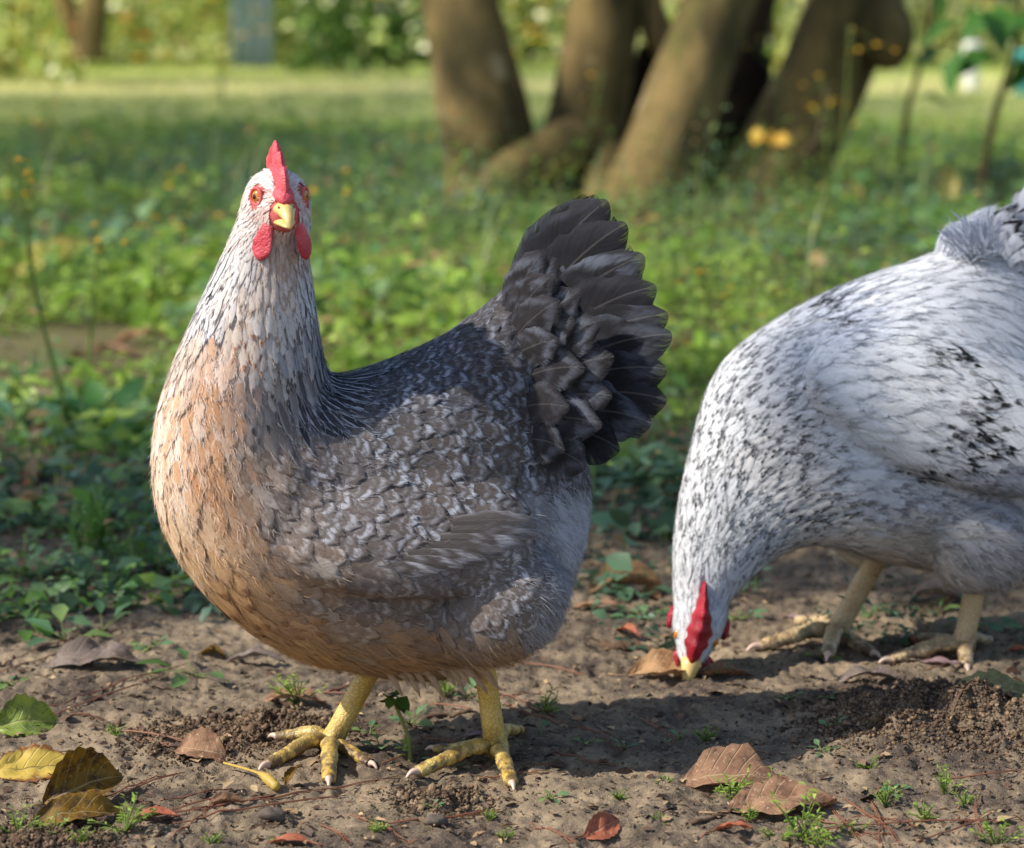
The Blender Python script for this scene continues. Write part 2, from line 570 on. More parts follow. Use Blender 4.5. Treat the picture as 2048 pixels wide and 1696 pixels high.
M_WHITE = plain('white_paint', srgb((236, 236, 236)), 0.5, 0.4, 0.04, 6)
M_TEAL = plain('teal_paint', srgb((80, 180, 180)), 0.5, 0.4, 0.08, 6)

# ------------------------------------------------------------------ the ground
def make_ground():
    def axis(lo, hi, step, far_lo, far_hi, g):
        a = list(np.arange(lo, hi, step))
        s, x = step, a[-1]
        while x < far_hi:
            s *= g
            x += s
            a.append(x)
        s, x, b = step, a[0], []
        while x > far_lo:
            s *= g
            x -= s
            b.append(x)
        return np.array(b[::-1] + a)
    xs = axis(-0.52, 0.52, 0.0026, -90, 90, 1.09)
    ys = axis(1.52, 2.55, 0.0026, -12, 130, 1.045)
    X, Y = np.meshgrid(xs, ys)
    Z = gh(X, Y)
    V = np.stack([X, Y, Z], 2).reshape(-1, 3)
    nx, ny = len(xs), len(ys)
    i = (np.arange(ny - 1)[:, None] * nx + np.arange(nx - 1)[None]).ravel()
    obj('ground', V, [np.stack([i, i + 1, i + nx + 1, i + nx], 1)], M_SOIL, kind='structure')
make_ground()

# ------------------------------------------------------------------ hens
ROWS = np.array([0.0, 0.22, 0.44, 0.62, 0.78, 0.91, 1.0])
COLS = np.array([-1.0, -0.5, 0.0, 0.5, 1.0])
NR, NC = len(ROWS), len(COLS)
_i = (np.arange(NR - 1)[:, None] * NC + np.arange(NC - 1)[None]).ravel()
FQ = np.stack([_i, _i + 1, _i + NC + 1, _i + NC], 1)

def width_profile(v, pointed):
    rnd_ = (0.5 + 0.5 * np.clip(v / 0.5, 0, 1)) * np.sqrt(np.clip(1 - (np.clip(v - 0.55, 0, 1) / 0.47) ** 2, 0.03, 1))
    pnt = (0.55 + 0.45 * np.clip(v / 0.35, 0, 1)) * (1 - np.clip((v - 0.4) / 0.62, 0, 1) ** 1.6)
    return rnd_ * (1 - pointed) + np.maximum(pnt, 0.05) * pointed

def idw(Q, P, A, s=25.0, power=2.2):
    d2 = ((Q[:, None, 0] - P[None, :, 0]) ** 2 + (Q[:, None, 1] - P[None, :, 1]) ** 2) + s * s
    w_ = 1 / d2 ** power
    w_ /= w_.sum(1, keepdims=True)
    return w_ @ A

def remesh(shells, voxel, smooth):
    mb = MB()
    for V, F in shells:
        mb.add(V, F)
    me = new_mesh('tmp', np.concatenate(mb.V), mb.F)
    o = bpy.data.objects.new('tmp', me)
    col.objects.link(o)
    md = o.modifiers.new('r', 'REMESH')
    md.mode = 'VOXEL'
    md.voxel_size = voxel
    sm = o.modifiers.new('s', 'SMOOTH')
    sm.iterations = smooth
    sm.factor = 0.5
    dg = bpy.context.evaluated_depsgraph_get()
    ev = o.evaluated_get(dg)
    m2 = bpy.data.meshes.new_from_object(ev)
    bpy.data.objects.remove(o)
    m2.calc_loop_triangles()
    V = np.zeros(len(m2.vertices) * 3)
    m2.vertices.foreach_get('co', V)
    T = np.zeros(len(m2.loop_triangles) * 3, np.int32)
    m2.loop_triangles.foreach_get('vertices', T)
    bpy.data.meshes.remove(m2)
    return V.reshape(-1, 3), T.reshape(-1, 3)

class Plumage:
    """scatters feathers over a body mesh; zones and flow are given at points (px,py) of the bird's own side view"""
    def __init__(s, V, T, Yf, flow, zones, scale):
        s.V, s.T, s.Yf, s.scale = V, T, Yf, scale
        s.bvh = BVHTree.FromPolygons([tuple(v) for v in V], [tuple(int(i) for i in t) for t in T])
        s.fp = np.array([f[:2] for f in flow], float)
        s.fd = np.array([[f[2], f[4] if len(f) > 4 else 0.0, -f[3]] for f in flow], float)
        s.zp = np.array([z[:2] for z in zones], float)
        # L W ca(3) cb(3) pp(4) pointed lift fuzz
        s.za = np.array([[z[2], z[3], *srgb(z[4]), *srgb(z[5]), *z[6], z[7], z[8], z[9]] for z in zones], float)

    def scatter(s, n_cand, cover, skip=None, jitter=15):
        a, b, c = s.V[s.T[:, 0]], s.V[s.T[:, 1]], s.V[s.T[:, 2]]
        N = np.cross(b - a, c - a)
        A = np.linalg.norm(N, axis=1)
        N = N / np.maximum(A[:, None], 1e-12)
        zc = idw(to_px((a + b + c) / 3, s.Yf), s.zp, s.za)
        wt = A / (zc[:, 0] * zc[:, 1])
        k = rng.choice(len(A), n_cand, p=wt / wt.sum())
        r1, r2 = np.sqrt(rng.random(n_cand)), rng.random(n_cand)
        P = a[k] * (1 - r1)[:, None] + b[k] * (r1 * (1 - r2))[:, None] + c[k] * (r1 * r2)[:, None]
        N = N[k]
        if skip is not None:
            m = ~skip(P, N)
            P, N = P[m], N[m]
        Q = to_px(P, s.Yf)
        at_ = idw(Q + rng.normal(0, jitter, Q.shape), s.zp, s.za)
        rad = np.sqrt(at_[:, 0] * at_[:, 1]) / s.scale * cover
        cell = max(0.004, float(np.quantile(rad, 0.98)))
        grid, keep = {}, []
        K = [tuple(k_) for k_ in np.floor(P / cell).astype(int).tolist()]
        Pl, r2l = P.tolist(), (rad * rad).tolist()
        nb = [(i_, j_, k_) for i_ in (-1, 0, 1) for j_ in (-1, 0, 1) for k_ in (-1, 0, 1)]
        nb.sort(key=lambda q: abs(q[0]) + abs(q[1]) + abs(q[2]))
        get = grid.get
        for i, (x, y, z) in enumerate(K):
            a0, a1, a2 = Pl[i]
            rr = r2l[i]
            ok = True
            for dx, dy, dz in nb:
                for b0, b1, b2 in get((x + dx, y + dy, z + dz), ()):
                    if (a0 - b0) ** 2 + (a1 - b1) ** 2 + (a2 - b2) ** 2 < rr:
                        ok = False
                        break
                if not ok:
                    break
            if ok:
                grid.setdefault((x, y, z), []).append((a0, a1, a2))
                keep.append(i)
        keep = np.array(keep)
        return P[keep], N[keep], Q[keep], at_[keep]

    def directions(s, P, N, Q, spread=0.10):
        D = idw(Q, s.fp, s.fd, 20, 1.6)
        D = norm(D) + rng.normal(0, spread, D.shape)
        D = D - N * (D * N).sum(1, keepdims=True)
        return norm(D)

    def build(s, P, N, D, at_, hug=True):
        """returns per-feather vertex arrays and attributes"""
        n = len(P)
        B = np.cross(N, D)
        L = at_[:, 0] / s.scale * rng.uniform(0.85, 1.15, n)
        W = at_[:, 1] / s.scale * rng.uniform(0.85, 1.15, n)
        pt, lift = at_[:, 12], at_[:, 13]
        v = ROWS[None, :, None]
        u = COLS[None, None, :]
        wp = width_profile(v, pt[:, None, None])
        ju = u * wp * (W / 2)[:, None, None] * (1 + rng.normal(0, 0.06, (n, NR, NC)))
        bend = rng.normal(0, 0.10, n)[:, None, None] * W[:, None, None] * v * v
        along = (v - 0.22 - 0.10 * (u * u) * v) * L[:, None, None] * (1 + rng.normal(0, 0.02, (n, NR, NC)))
        along = along + np.where(v > 0.85, rng.normal(0, 0.035, (n, NR, NC)), 0) * L[:, None, None]
        X = P[:, None, None] + D[:, None, None] * along[..., None] + B[:, None, None] * (ju + bend)[..., None]
        off = 0.0003 + .65 * lift[:, None, None] * L[:, None, None] * v ** 1.4 - 0.06 * W[:, None, None] * u * u * (0.4 + 0.6 * v) \
            + (rng.random(n) * 0.0012)[:, None, None] + rng.normal(0, 0.012, (n, 1, 1)) * L[:, None, None] * v
        X = np.broadcast_to(X, (n, NR, NC, 3)).copy()
        if hug:
            fn = s.bvh.find_nearest
            flat, of = X.reshape(-1, 3), np.broadcast_to(off, (n, NR, NC)).reshape(-1)
            for i in range(len(flat)):
                q, nq, _, _ = fn(flat[i])
                nq = np.array(nq)
                nn = nq * 0.6 + N[i // (NR * NC)] * 0.4
                flat[i] = np.array(q) + nn * of[i]
            X = flat.reshape(n, NR, NC, 3)
        fuv = np.stack(np.broadcast_arrays(u, v), -1)[0] if False else np.stack([np.broadcast_to(u, (1, NR, NC)), np.broadcast_to(v, (1, NR, NC))], -1)
        fuv = np.broadcast_to(fuv, (n, NR, NC, 2))
        rnd = rng.random(n)
        ca = np.concatenate([at_[:, 2:5], (1 - .75 * at_[:, 12:13])], 1)      # alpha: how far the rim frays
        cb = np.concatenate([at_[:, 5:8], rnd[:, None]], 1)
        pp = at_[:, 8:12].copy()
        pp[:, 0] += rng.normal(-.05, 0.05, n)
        return X, fuv, ca, cb, pp

    def hairs(s, X, ca, cb, pp, fuzz, D):
        """loose barbs at the feather tips"""
        n = len(X)
        k = np.maximum(rng.poisson(np.maximum(fuzz * 3.6, 0)), 0)
        idx = np.repeat(np.arange(n), k)
        m = len(idx)
        if not m:
            return None
        c = rng.integers(0, NC, m)
        r = rng.integers(NR - 5, NR, m)
        base = X[idx, r, c]
        Ld = np.linalg.norm(X[:, -1, 2] - X[:, 0, 2], axis=1)[idx]
        dv = norm(X[:, -1, 2] - X[:, -3, 2])[idx]
        side = (X[:, 3, 4] - X[:, 3, 0])
        side = norm(side)[idx]
        nn = np.cross(dv, side)
        d = norm(dv + side * (rng.normal(0, 0.35, m) + 0.25 * COLS[c])[:, None] + nn * rng.normal(0.0, 0.22, m)[:, None])
        l = Ld * rng.uniform(0.15, 0.42, m)
        wd = rng.uniform(0.00016, 0.00036, m)
        a0 = base - d * (l * 0.3)[:, None] - side * wd[:, None]
        a1 = base - d * (l * 0.3)[:, None] + side * wd[:, None]
        mid = base + d * (l * 0.45)[:, None]
        b0, b1 = mid - side * (wd * 0.7)[:, None], mid + side * (wd * 0.7)[:, None]
        tip = base + norm(d + side * rng.normal(0, 0.2, m)[:, None]) * l[:, None]
        V = np.stack([a0, a1, b1, b0, tip], 1).reshape(-1, 3)
        o = np.arange(m)[:, None] * 5
        F = [o + np.array([[0, 1, 2, 3]]), o + np.array([[3, 2, 4]])]
        ca = ca.copy()
        ca[:, 3] = 0
        fuv = np.tile(np.array([[0.3, 0.7], [0.3, 0.7], [0.3, 0.9], [0.3, 0.9], [0.3, 1.0]]), (m, 1))
        rep = lambda A: np.repeat(A[idx], 5, axis=0)
        return V, F, fuv, rep(ca), rep(cb), rep(pp)

def fluff(pl, n, where, length, colours, out=0.6, wid=1.0):
    """downy hairs standing off the body near the given points (px, py, reach)"""
    c3 = pl.V[pl.T].mean(1)
    Q = to_px(c3, pl.Yf)
    wt = np.zeros(len(Q))
    for a, b, r in where:
        wt = np.maximum(wt, np.exp(-((Q[:, 0] - a) ** 2 + (Q[:, 1] - b) ** 2) / (r * r)))
    wt = np.where(wt > .15, wt, 0)
    k = rng.choice(len(Q), n, p=wt / wt.sum())
    t = pl.V[pl.T[k]]
    N = norm(np.cross(t[:, 1] - t[:, 0], t[:, 2] - t[:, 0]))
    w_ = rng.dirichlet((1, 1, 1), n)
    P = (t * w_[..., None]).sum(1)
    D = pl.directions(P, N, to_px(P, pl.Yf), .25)
    d = norm(D + N * out * rng.uniform(.5, 1.3, n)[:, None] + rng.normal(0, .15, (n, 3)))
    l = length / pl.scale * rng.uniform(.6, 1.25, n)
    side = norm(np.cross(d, N) + rng.normal(0, .2, (n, 3)))
    wd = rng.uniform(.00012, .00026, n)[:, None] * wid
    V = []
    for f, ww in ((0, 1), (.4, .9), (.75, .6)):
        c = P + d * (l * f)[:, None] + (D - d) * (l * f * f * .45)[:, None]
        V += [c - side * wd * ww, c + side * wd * ww]
    V.append(P + d * l[:, None] + (D - d) * (l * .5)[:, None])
    V = np.stack(V, 1).reshape(-1, 3)
    o = np.arange(n)[:, None] * 7
    F = [o + np.array([[0, 1, 3, 2]]), o + np.array([[2, 3, 5, 4]]), o + np.array([[4, 5, 6]])]
    cc = srgb(np.array(colours)[rng.integers(0, len(colours), n)])
    za = idw(to_px(P, pl.Yf), pl.zp, pl.za)[:, 2:5]
    cc = np.repeat(np.concatenate([cc * .45 + za * .55, np.ones((n, 1))], 1), 7, axis=0)
    cb = cc.copy()
    cc[:, 3] = 0
    cb[:, 3] = np.repeat(rng.random(n), 7)
    fuv = np.tile([.4, .5], (n * 7, 1))
    return V, F, dict(fuv=fuv, ca=cc, cb=cb, pp=np.zeros((n * 7, 4)))

def emit(X, fuv, ca, cb, pp, sel, mb):
    n = len(sel)
    V = X[sel].reshape(-1, 3)
    F = (np.arange(n)[:, None, None] * (NR * NC) + FQ[None]).reshape(-1, 4)
    r = lambda A: np.repeat(A[sel], NR * NC, axis=0)
    mb.add(V, [F], fuv=fuv[sel].reshape(-1, 2), ca=r(ca), cb=r(cb), pp=r(pp))

def plume(base, tip, width, nrm, ca, cb, pp, curve=0.0, pointed=0.15, camber=0.12, n=9, m=7, wave=0.0, fray=0.75):
    """a large flight feather: vane with camber and a raised shaft"""
    base, tip, nrm = (np.asarray(a, float) for a in (base, tip, nrm))
    L = np.linalg.norm(tip - base)
    d = (tip - base) / L
    b = norm(np.cross(nrm, d))
    nn = np.cross(d, b)
    v = np.linspace(0, 1, n)[:, None]
    u = np.linspace(-1, 1, m)[None]
    wp = width_profile(v, pointed)
    cen = base + d * v[..., None] * L + b * (curve * width * 4 * (v * (1 - v)))[..., None]
    ju = u * wp * width / 2 * (1 + rng.normal(0, 0.02, (n, m)))
    for _ in range(3):      # splits in the vane
        r0, sd = rng.integers(n // 2, n - 1), rng.choice([0, m - 1])
        ju[r0, sd] *= rng.uniform(.78, .9)
    bk = -0.10 * (u * u) * v * width
    h = -camber * width * u * u + 0.0012 * (np.abs(u) < 0.05) * (1 - v) + wave * width * np.sin(v * 9 + u * 3)
    X = cen + b * ju[..., None] + d * bk[..., None] + nn * h[..., None]
    i = (np.arange(n - 1)[:, None] * m + np.arange(m - 1)[None]).ravel()
    F = np.stack([i, i + 1, i + m + 1, i + m], 1)
    fuv = np.stack([np.broadcast_to(u, (n, m)), np.broadcast_to(v, (n, m))], -1).reshape(-1, 2)
    N = n * m
    A = dict(fuv=fuv, ca=np.tile([*srgb(ca), fray], (N, 1)), cb=np.tile([*srgb(cb), rng.random()], (N, 1)), pp=np.tile(pp, (N, 1)))
    return X.reshape(-1, 3), [F], A

def leg_mesh(hock, ankle, toes, r0, r1, rt, mat, root, org):
    """shank with its toes as one mesh; claws are its sub-parts"""
    mb = MB()
    hock, ankle = np.asarray(hock), np.asarray(ankle)
    t = np.linspace(0, 1, 30)[:, None]
    P = hock * (1 - t) + ankle * t
    t1 = t[:, 0]
    r = r0 * (1 - t1) + r1 * t1 + 0.0016 * np.exp(-((t1 - 1) / 0.10) ** 2)
    r = r * (1 + 0.035 * np.abs(((t1 * 13) % 1) * 2 - 1))
    V, F = tube(P, r, 16, 1.12, up=(0, 1, 0))
    mb.add(V, F)
    V, F = ellipsoid(ankle, (r1 * 1.15, 0, 0), (0, r1 * 1.15, 0), (0, 0, r1 * 1.05), 14, 8)
    mb.add(V, F)
    claws = []
    for (tip, rr, lift) in toes:
        tip = np.asarray(tip, float).copy()
        rr = rt * rr
        tip[2] = float(gh(tip[0], tip[1])) + rr * 0.62
        d = tip - ankle
        flat = norm(np.array([d[0], d[1], 0]))
        k1 = ankle + d * 0.30
        k1[2] = max(ankle[2] * 0.55, tip[2] + rr * 0.5) + lift
        k2 = ankle + d * 0.66
        k2[2] = tip[2] + rr * 0.25 + lift * 0.5
        Q = spline([ankle, k1, k2, tip], 44)
        s_ = np.linspace(0, 1, 44)
        saw = (s_ * 15) % 1
        rad = rr * (1.18 - 0.34 * s_) * (1 + 0.15 * (1 - saw) * (s_ > 0.1)) * (1 + 0.05 * np.cos(s_ * 3.5 * 2 * math.pi))
        V, F = tube(Q, rad, 12, 0.86)
        mb.add(V, F)
        c0 = Q[-2]
        cl = [c0, c0 + flat * rr * 1.1 + np.array([0, 0, rr * 0.15]), c0 + flat * rr * 2.0 - np.array([0, 0, rr * 0.45])]
        claws.append(tube(spline(cl, 8), np.linspace(rr * 0.60, rr * 0.12, 8), 8))
    leg = mb.obj('leg', mat, root, org)
    for V, F in claws:
        obj('claw', V, F, M_CLAW, leg, org)
    return leg

def frame_pts(c, Fv, Uv):
    Fv = norm(np.asarray(Fv, float))
    Uv = np.asarray(Uv, float)
    Uv = norm(Uv - Fv * (Uv @ Fv))
    Sv = np.cross(Fv, Uv)
    return (lambda f, s, u: np.asarray(c) + Fv * f + Sv * s + Uv * u), Fv, Sv, Uv

def blade(fp, prof, thick, lean=0.0, n_in=5):
    """comb: closed outline in the head's midplane, inflated"""
    prof = np.asarray(prof, float)
    c = prof.mean(0)
    rings = [1.0, 0.94, 0.8, 0.55, 0.25]
    tt = [0.0, 0.45, 0.8, 1.0, 1.05]
    mb = MB()
    m = len(prof)
    for sgn in (-1, 1):
        V = []
        for k, q in zip(rings, tt):
            pr = c + (prof - c) * k
            for f, u in pr:
                hgt = min(max((u - prof[:, 1].min()) / (prof[:, 1].max() - prof[:, 1].min()), 0.0), 1.0)
                th = thick * (1.25 - 0.55 * hgt)
                V.append(fp(f, sgn * q * th / 2 + lean * hgt ** 1.5, u))
        V.append(fp(c[0], sgn * thick * 0.5, c[1]))
        i = np.arange(m)
        F = [np.stack([k * m + i, k * m + (i + 1) % m, (k + 1) * m + (i + 1) % m, (k + 1) * m + i], 1) for k in range(len(rings) - 1)]
        F = [np.concatenate(F)]
        last = (len(rings) - 1) * m
        F.append(np.stack([last + i, last + (i + 1) % m, np.full(m, len(V) - 1)], 1))
        if sgn > 0:
            F = [f[:, ::-1] for f in F]
        mb.add(np.array(V), F)
    return np.concatenate(mb.V), mb.F

def wattle(p0, p1, wid, thick, face):
    """hanging lobe from p0 to p1; face: direction its flat side looks"""
    p0, p1, face = (np.asarray(a, float) for a in (p0, p1, face))
    t = np.linspace(0, 1, 14)
    d = norm(p1 - p0)
    face = norm(face - d * (face @ d))
    side = np.cross(d, face)
    prof = np.array([0.30, 0.38, 0.48, 0.58, 0.68, 0.78, 0.87, 0.95, 1.0, 1.0, 0.95, 0.82, 0.58, 0.12]) * wid / 2
    C = p0 + (p1 - p0) * t[:, None] + face * (np.sin(t * 2.6) * thick * 0.5)[:, None]
    th = np.minimum(prof, thick / 2 * (0.8 + 0.4 * np.sin(t * 7)))
    return loft(C, side * prof[:, None], face * th[:, None], 18)

# ---------------- the grey hen, looking round at the camera
Y1 = 1.80
S1 = F_PX / (Y1 * math.cos(PITCH) + 0.3 * math.sin(PITCH))       # px per metre at her distance

def grey_hen():
    org = np.array([at(820, 1500, Y1)[0], Y1, 0.0])
    root = empty('hen', org, 'grey and buff barred hen standing sideways, looking into the camera, with yellow legs', 'hen', 'hens foraging on the bare soil')
    # rings: back point, belly point, half width px, depth shift m
    rings = [((1122, 640), (1172, 905), 22, .030), ((1105, 548), (1175, 960), 56, .030), ((1056, 534), (1160, 1090), 104, .028), ((985, 600), (1110, 1222), 172, .024),
             ((900, 664), (1010, 1306), 215, .018), ((820, 704), (880, 1350), 230, .012), ((745, 734), (740, 1340), 232, .006),
             ((695, 748), (600, 1308), 228, 0), ((668, 752), (488, 1245), 220, -.006), ((656, 748), (396, 1160), 204, -.012),
             ((650, 738), (330, 1052), 188, -.018), ((646, 722), (308, 935), 172, -.022), ((641, 695), (318, 825), 156, -.026),
             ((634, 655), (348, 730), 138, -.028), ((627, 602), (384, 645), 120, -.030), ((620, 548), (418, 572), 100, -.032),
             ((612, 500), (450, 505), 84, -.034), ((606, 455), (476, 445), 72, -.036), ((595, 410), (490, 395), 62, -.036), ((575, 380), (510, 368), 40, -.034)]
    C, A, B = [], [], []
    for d, v, hw, dy in rings:
        a, b = at(*d, Y1 + dy), at(*v, Y1 + dy)
        C.append((a + b) / 2)
        A.append((a - b) / 2)
        B.append(np.array([0, hw / S1, 0]))
    C, A, B = spline(C, 70), spline(A, 70), spline(B, 70)
    shells = [loft(C, A, B, 40, 2.1)]
    px = lambda n: n / S1
    for sg in (-1, 1):
        # folded wing, thigh
        shells.append(ellipsoid(at(790, 1010, Y1) + [0, sg * .060, 0], (px(285), sg * -.006, px(-26)), (0, .026, 0), (0, -sg * .016, px(140)), 28, 16))
        shells.append(ellipsoid(at(1000, 1180, Y1) + [0, sg * .046, 0] if sg < 0 else at(800, 1215, Y1) + [0, sg * .045, 0], (px(128), 0, 0), (0, .036, 0), (px(30), 0, px(118)), 24, 14))
    # head
    hc = at(553, 415, Y1 - .040)
    fp, Fv, Sv, Uv = frame_pts(hc, (math.sin(R(15)), -math.cos(R(15)), -0.06), (0, 0, 1))
    shells.append(ellipsoid(fp(0, 0, .002), Fv * .029, Sv * .0225, Uv * .0245))
    shells.append(ellipsoid(fp(.015, 0, -.001), Fv * .021, Sv * .0150, Uv * .0175))
    shells.append(ellipsoid(fp(-.004, .011, -.012), Fv * .018, Sv * .0125, Uv * .015))
    shells.append(ellipsoid(fp(-.004, -.011, -.012), Fv * .018, Sv * .0125, Uv * .015))
    shells.append(ellipsoid(fp(.010, 0, -.013), Fv * .017, Sv * .012, Uv * .012))
    V, T = remesh(shells, 0.0034, 6)
    flow = [(578, 380, 0, -.2, 1), (555, 345, -.5, -.2, 1), (510, 370, -1, .5, .8), (600, 360, .8, .2, 1), (500, 430, -.6, .8, .6), (540, 470, -.4, 1, .1), (615, 450, .3, 1, .5), (580, 500, 0, 1, 0),
            (540, 600, 0, 1), (440, 550, -.4, 1), (620, 600, .12, 1), (480, 700, -.1, 1), (560, 740, .1, 1), (620, 790, .35, 1), (680, 780, 1, .55), (640, 700, .15, 1),
            (330, 800, -.25, 1), (305, 950, .02, 1), (320, 1080, .3, 1), (390, 1190, .75, .75), (450, 850, .12, 1), (440, 980, .3, 1), (420, 1100, .5, .9),
            (520, 1270, 1, .5), (700, 1320, 1, .35), (850, 1335, 1, .45), (560, 940, .8, .7), (700, 950, .9, .45), (850, 950, 1, .3), (800, 1080, 1, .12), (1000, 1050, 1, -.05),
            (750, 770, 1, 0.0), (900, 690, 1, -.3), (1000, 640, 1, -.45), (900, 800, 1, -.02), (1000, 800, 1, .05), (1100, 720, 1, -.15), (1100, 900, .9, .5), (1160, 950, .6, .8),
            (980, 1130, .9, .3), (1060, 1240, .7, .8), (1130, 1100, .9, .6), (950, 1290, .7, .7), (620, 1180, 1, .35), (800, 1220, 1, .4)]
    W_, N_ = (238, 236, 236), (.8, 0, 0, 0)
    zones = [  # px py L W base mark (bar position, bar, rim, spot) pointed lift fuzz
        (555, 350, 22, 6, W_, (178, 160, 150), (.8, 0, .2, .3), .7, .07, 2), (575, 420, 14, 4, (226, 184, 178), W_, N_, .8, .10, 1), (505, 440, 20, 5, (234, 228, 224), (205, 170, 160), (.8, 0, .2, .2), .8, .10, 2),
        (535, 430, 15, 4, (230, 200, 192), (205, 170, 160), (.8, 0, .2, .2), .8, .10, 1.5), (495, 395, 22, 6, (228, 222, 216), (190, 165, 150), (.8, 0, .2, .2), .8, .08, 2),
        (615, 450, 20, 6, (224, 226, 232), (190, 185, 188), (.8, 0, .2, .2), .8, .10, 2), (575, 500, 26, 9, (200, 174, 158), (176, 146, 128), (.8, 0, .3, .2), .6, .08, 3),
        (505, 510, 38, 8, (212, 205, 202), (120, 112, 112), (.8, 0, 0, .4), .8, .05, 1.0), (450, 540, 62, 11, (222, 220, 220), (66, 62, 66), (.8, 0, 0, 1), .85, .04, 1.0), (405, 620, 70, 13, (208, 206, 208), (70, 66, 70), (.8, 0, 0, 1), .85, .04, 1.0),
        (530, 580, 52, 15, (216, 202, 190), (156, 116, 90), (.8, 0, .1, .45), .65, .05, 1.0), (500, 650, 62, 20, (216, 200, 186), (176, 112, 66), (.8, 0, .0, .9), .55, .05, 1.0), (560, 650, 60, 17, (212, 206, 204), (112, 96, 88), (.8, 0, 0, .9), .65, .05, 1.0),
        (612, 580, 66, 10, (216, 220, 228), (58, 58, 66), (.8, 0, 0, 1), .9, .03, 1.0), (628, 690, 76, 12, (150, 156, 168), (40, 40, 48), (.8, 0, .3, 1), .9, .03, 1.0), (560, 740, 70, 22, (192, 186, 184), (78, 70, 70), (.8, 0, 0, 1), .6, .05, 1.0),
        (600, 800, 96, 19, (50, 50, 57), (196, 200, 210), (.74, 0, 1, 0), .8, .04, 2.0), (660, 790, 92, 16, (44, 45, 53), (190, 198, 212), (.74, 0, 1, 0), .85, .03, 2.0), (520, 820, 76, 26, (156, 148, 146), (70, 64, 64), (.8, 0, 0, 1), .6, .05, 1.0),
        (370, 700, 52, 16, (212, 198, 188), (140, 116, 100), (.8, 0, 0, .6), .7, .05, 4), (440, 730, 56, 27, (206, 156, 118), (232, 224, 218), (.85, .3, .7, 0), .25, .05, 6), (430, 820, 60, 30, (204, 154, 114), (230, 216, 204), (.85, .3, .6, 0), .2, .05, 6),
        (345, 830, 58, 28, (216, 176, 142), (240, 233, 226), (.85, .5, .9, 0), .25, .05, 6), (320, 960, 60, 28, (216, 176, 140), (242, 234, 222), (.85, .5, .9, 0), .25, .06, 6), (420, 930, 64, 32, (204, 152, 110), (228, 206, 184), (.85, .3, .6, 0), .2, .05, 6),
        (490, 930, 64, 34, (178, 146, 122), (208, 190, 174), (.85, .4, .4, 0), .2, .05, 5), (330, 1080, 66, 30, (216, 176, 134), (236, 216, 188), (.85, .3, .7, 0), .25, .06, 7), (420, 1060, 68, 34, (204, 162, 124), (224, 198, 170), (.85, .3, .55, 0), .2, .05, 6),
        (450, 1180, 93, 56, (206, 166, 122), (158, 112, 74), (.8, .3, .2, .6), .2, .06, 4), (560, 1000, 69, 45, (124, 112, 106), (196, 190, 188), (.76, .8, .15, 0), .1, .05, 2), (540, 900, 65, 43, (136, 118, 106), (206, 196, 188), (.76, .7, .2, 0), .1, .05, 2),
        (650, 920, 57, 43, (104, 96, 94), (186, 186, 194), (.76, .95, .1, 0), .05, .05, 2), (700, 1020, 57, 43, (112, 103, 100), (186, 186, 194), (.76, 1, .1, 0), .05, .05, 2), (800, 900, 60, 45, (90, 84, 82), (178, 182, 194), (.76, .9, .1, 0), .05, .05, 1.5),
        (850, 1000, 61, 47, (102, 92, 88), (182, 186, 196), (.76, .95, .1, 0), .05, .05, 1.5), (960, 950, 65, 50, (90, 82, 78), (184, 190, 202), (.76, .85, .1, 0), .05, .05, 1.5), (960, 1050, 61, 51, (114, 104, 99), (196, 200, 210), (.72, .9, .1, 0), .0, .05, 1.5),
        (760, 790, 48, 34, (66, 66, 72), (158, 166, 184), (.76, .7, .2, 0), .1, .05, 1), (850, 740, 50, 36, (64, 64, 70), (150, 158, 176), (.76, .65, .25, 0), .1, .05, 1), (950, 690, 56, 43, (64, 61, 63), (140, 146, 160), (.76, .5, .3, 0), .05, .05, 1),
        (1030, 620, 69, 53, (70, 65, 64), (134, 132, 136), (.74, .45, .35, 0), .0, .05, 1), (1000, 780, 61, 50, (68, 64, 64), (156, 162, 178), (.76, .65, .2, 0), .0, .05, 1), (1100, 780, 74, 57, (68, 62, 62), (164, 172, 190), (.74, .7, .2, 0), .0, .05, 1),
        (1110, 900, 74, 55, (66, 61, 61), (180, 190, 208), (.74, .75, .1, 0), .05, .06, 1.5), (1150, 960, 72, 50, (80, 78, 82), (160, 168, 184), (.74, .5, .1, 0), .1, .08, 3),
        (640, 1150, 65, 47, (138, 116, 100), (196, 186, 178), (.78, .6, .2, 0), .1, .05, 2), (740, 1180, 65, 50, (112, 102, 98), (180, 176, 178), (.78, .7, .2, 0), .05, .05, 2), (880, 1200, 61, 47, (104, 98, 98), (172, 172, 180), (.78, .5, .2, 0), .1, .06, 3),
        (580, 1240, 69, 47, (182, 146, 112), (140, 102, 74), (.8, .4, .2, .6), .2, .05, 3), (700, 1270, 65, 47, (140, 120, 104), (190, 174, 158), (.8, .7, .2, .3), .15, .05, 3), (600, 1320, 74, 38, (208, 172, 124), (150, 108, 70), (.8, .3, 0, .6), .4, .08, 8),
        (780, 1335, 72, 38, (178, 142, 106), (130, 100, 78), (.8, .2, 0, .5), .4, .09, 9), (900, 1320, 69, 38, (150, 128, 110), (112, 92, 78), (.8, .2, 0, .5), .3, .08, 7), (1000, 1180, 60, 47, (112, 102, 97), (204, 202, 206), (.78, .8, .2, 0), .1, .05, 4),
        (1060, 1130, 65, 51, (104, 97, 96), (206, 208, 214), (.78, .8, .25, 0), .05, .06, 4), (1010, 1290, 61, 41, (142, 122, 106), (190, 176, 164), (.8, .5, .2, 0), .3, .08, 7), (1090, 1220, 60, 41, (124, 116, 114), (196, 196, 200), (.8, .5, .3, 0), .2, .08, 8),
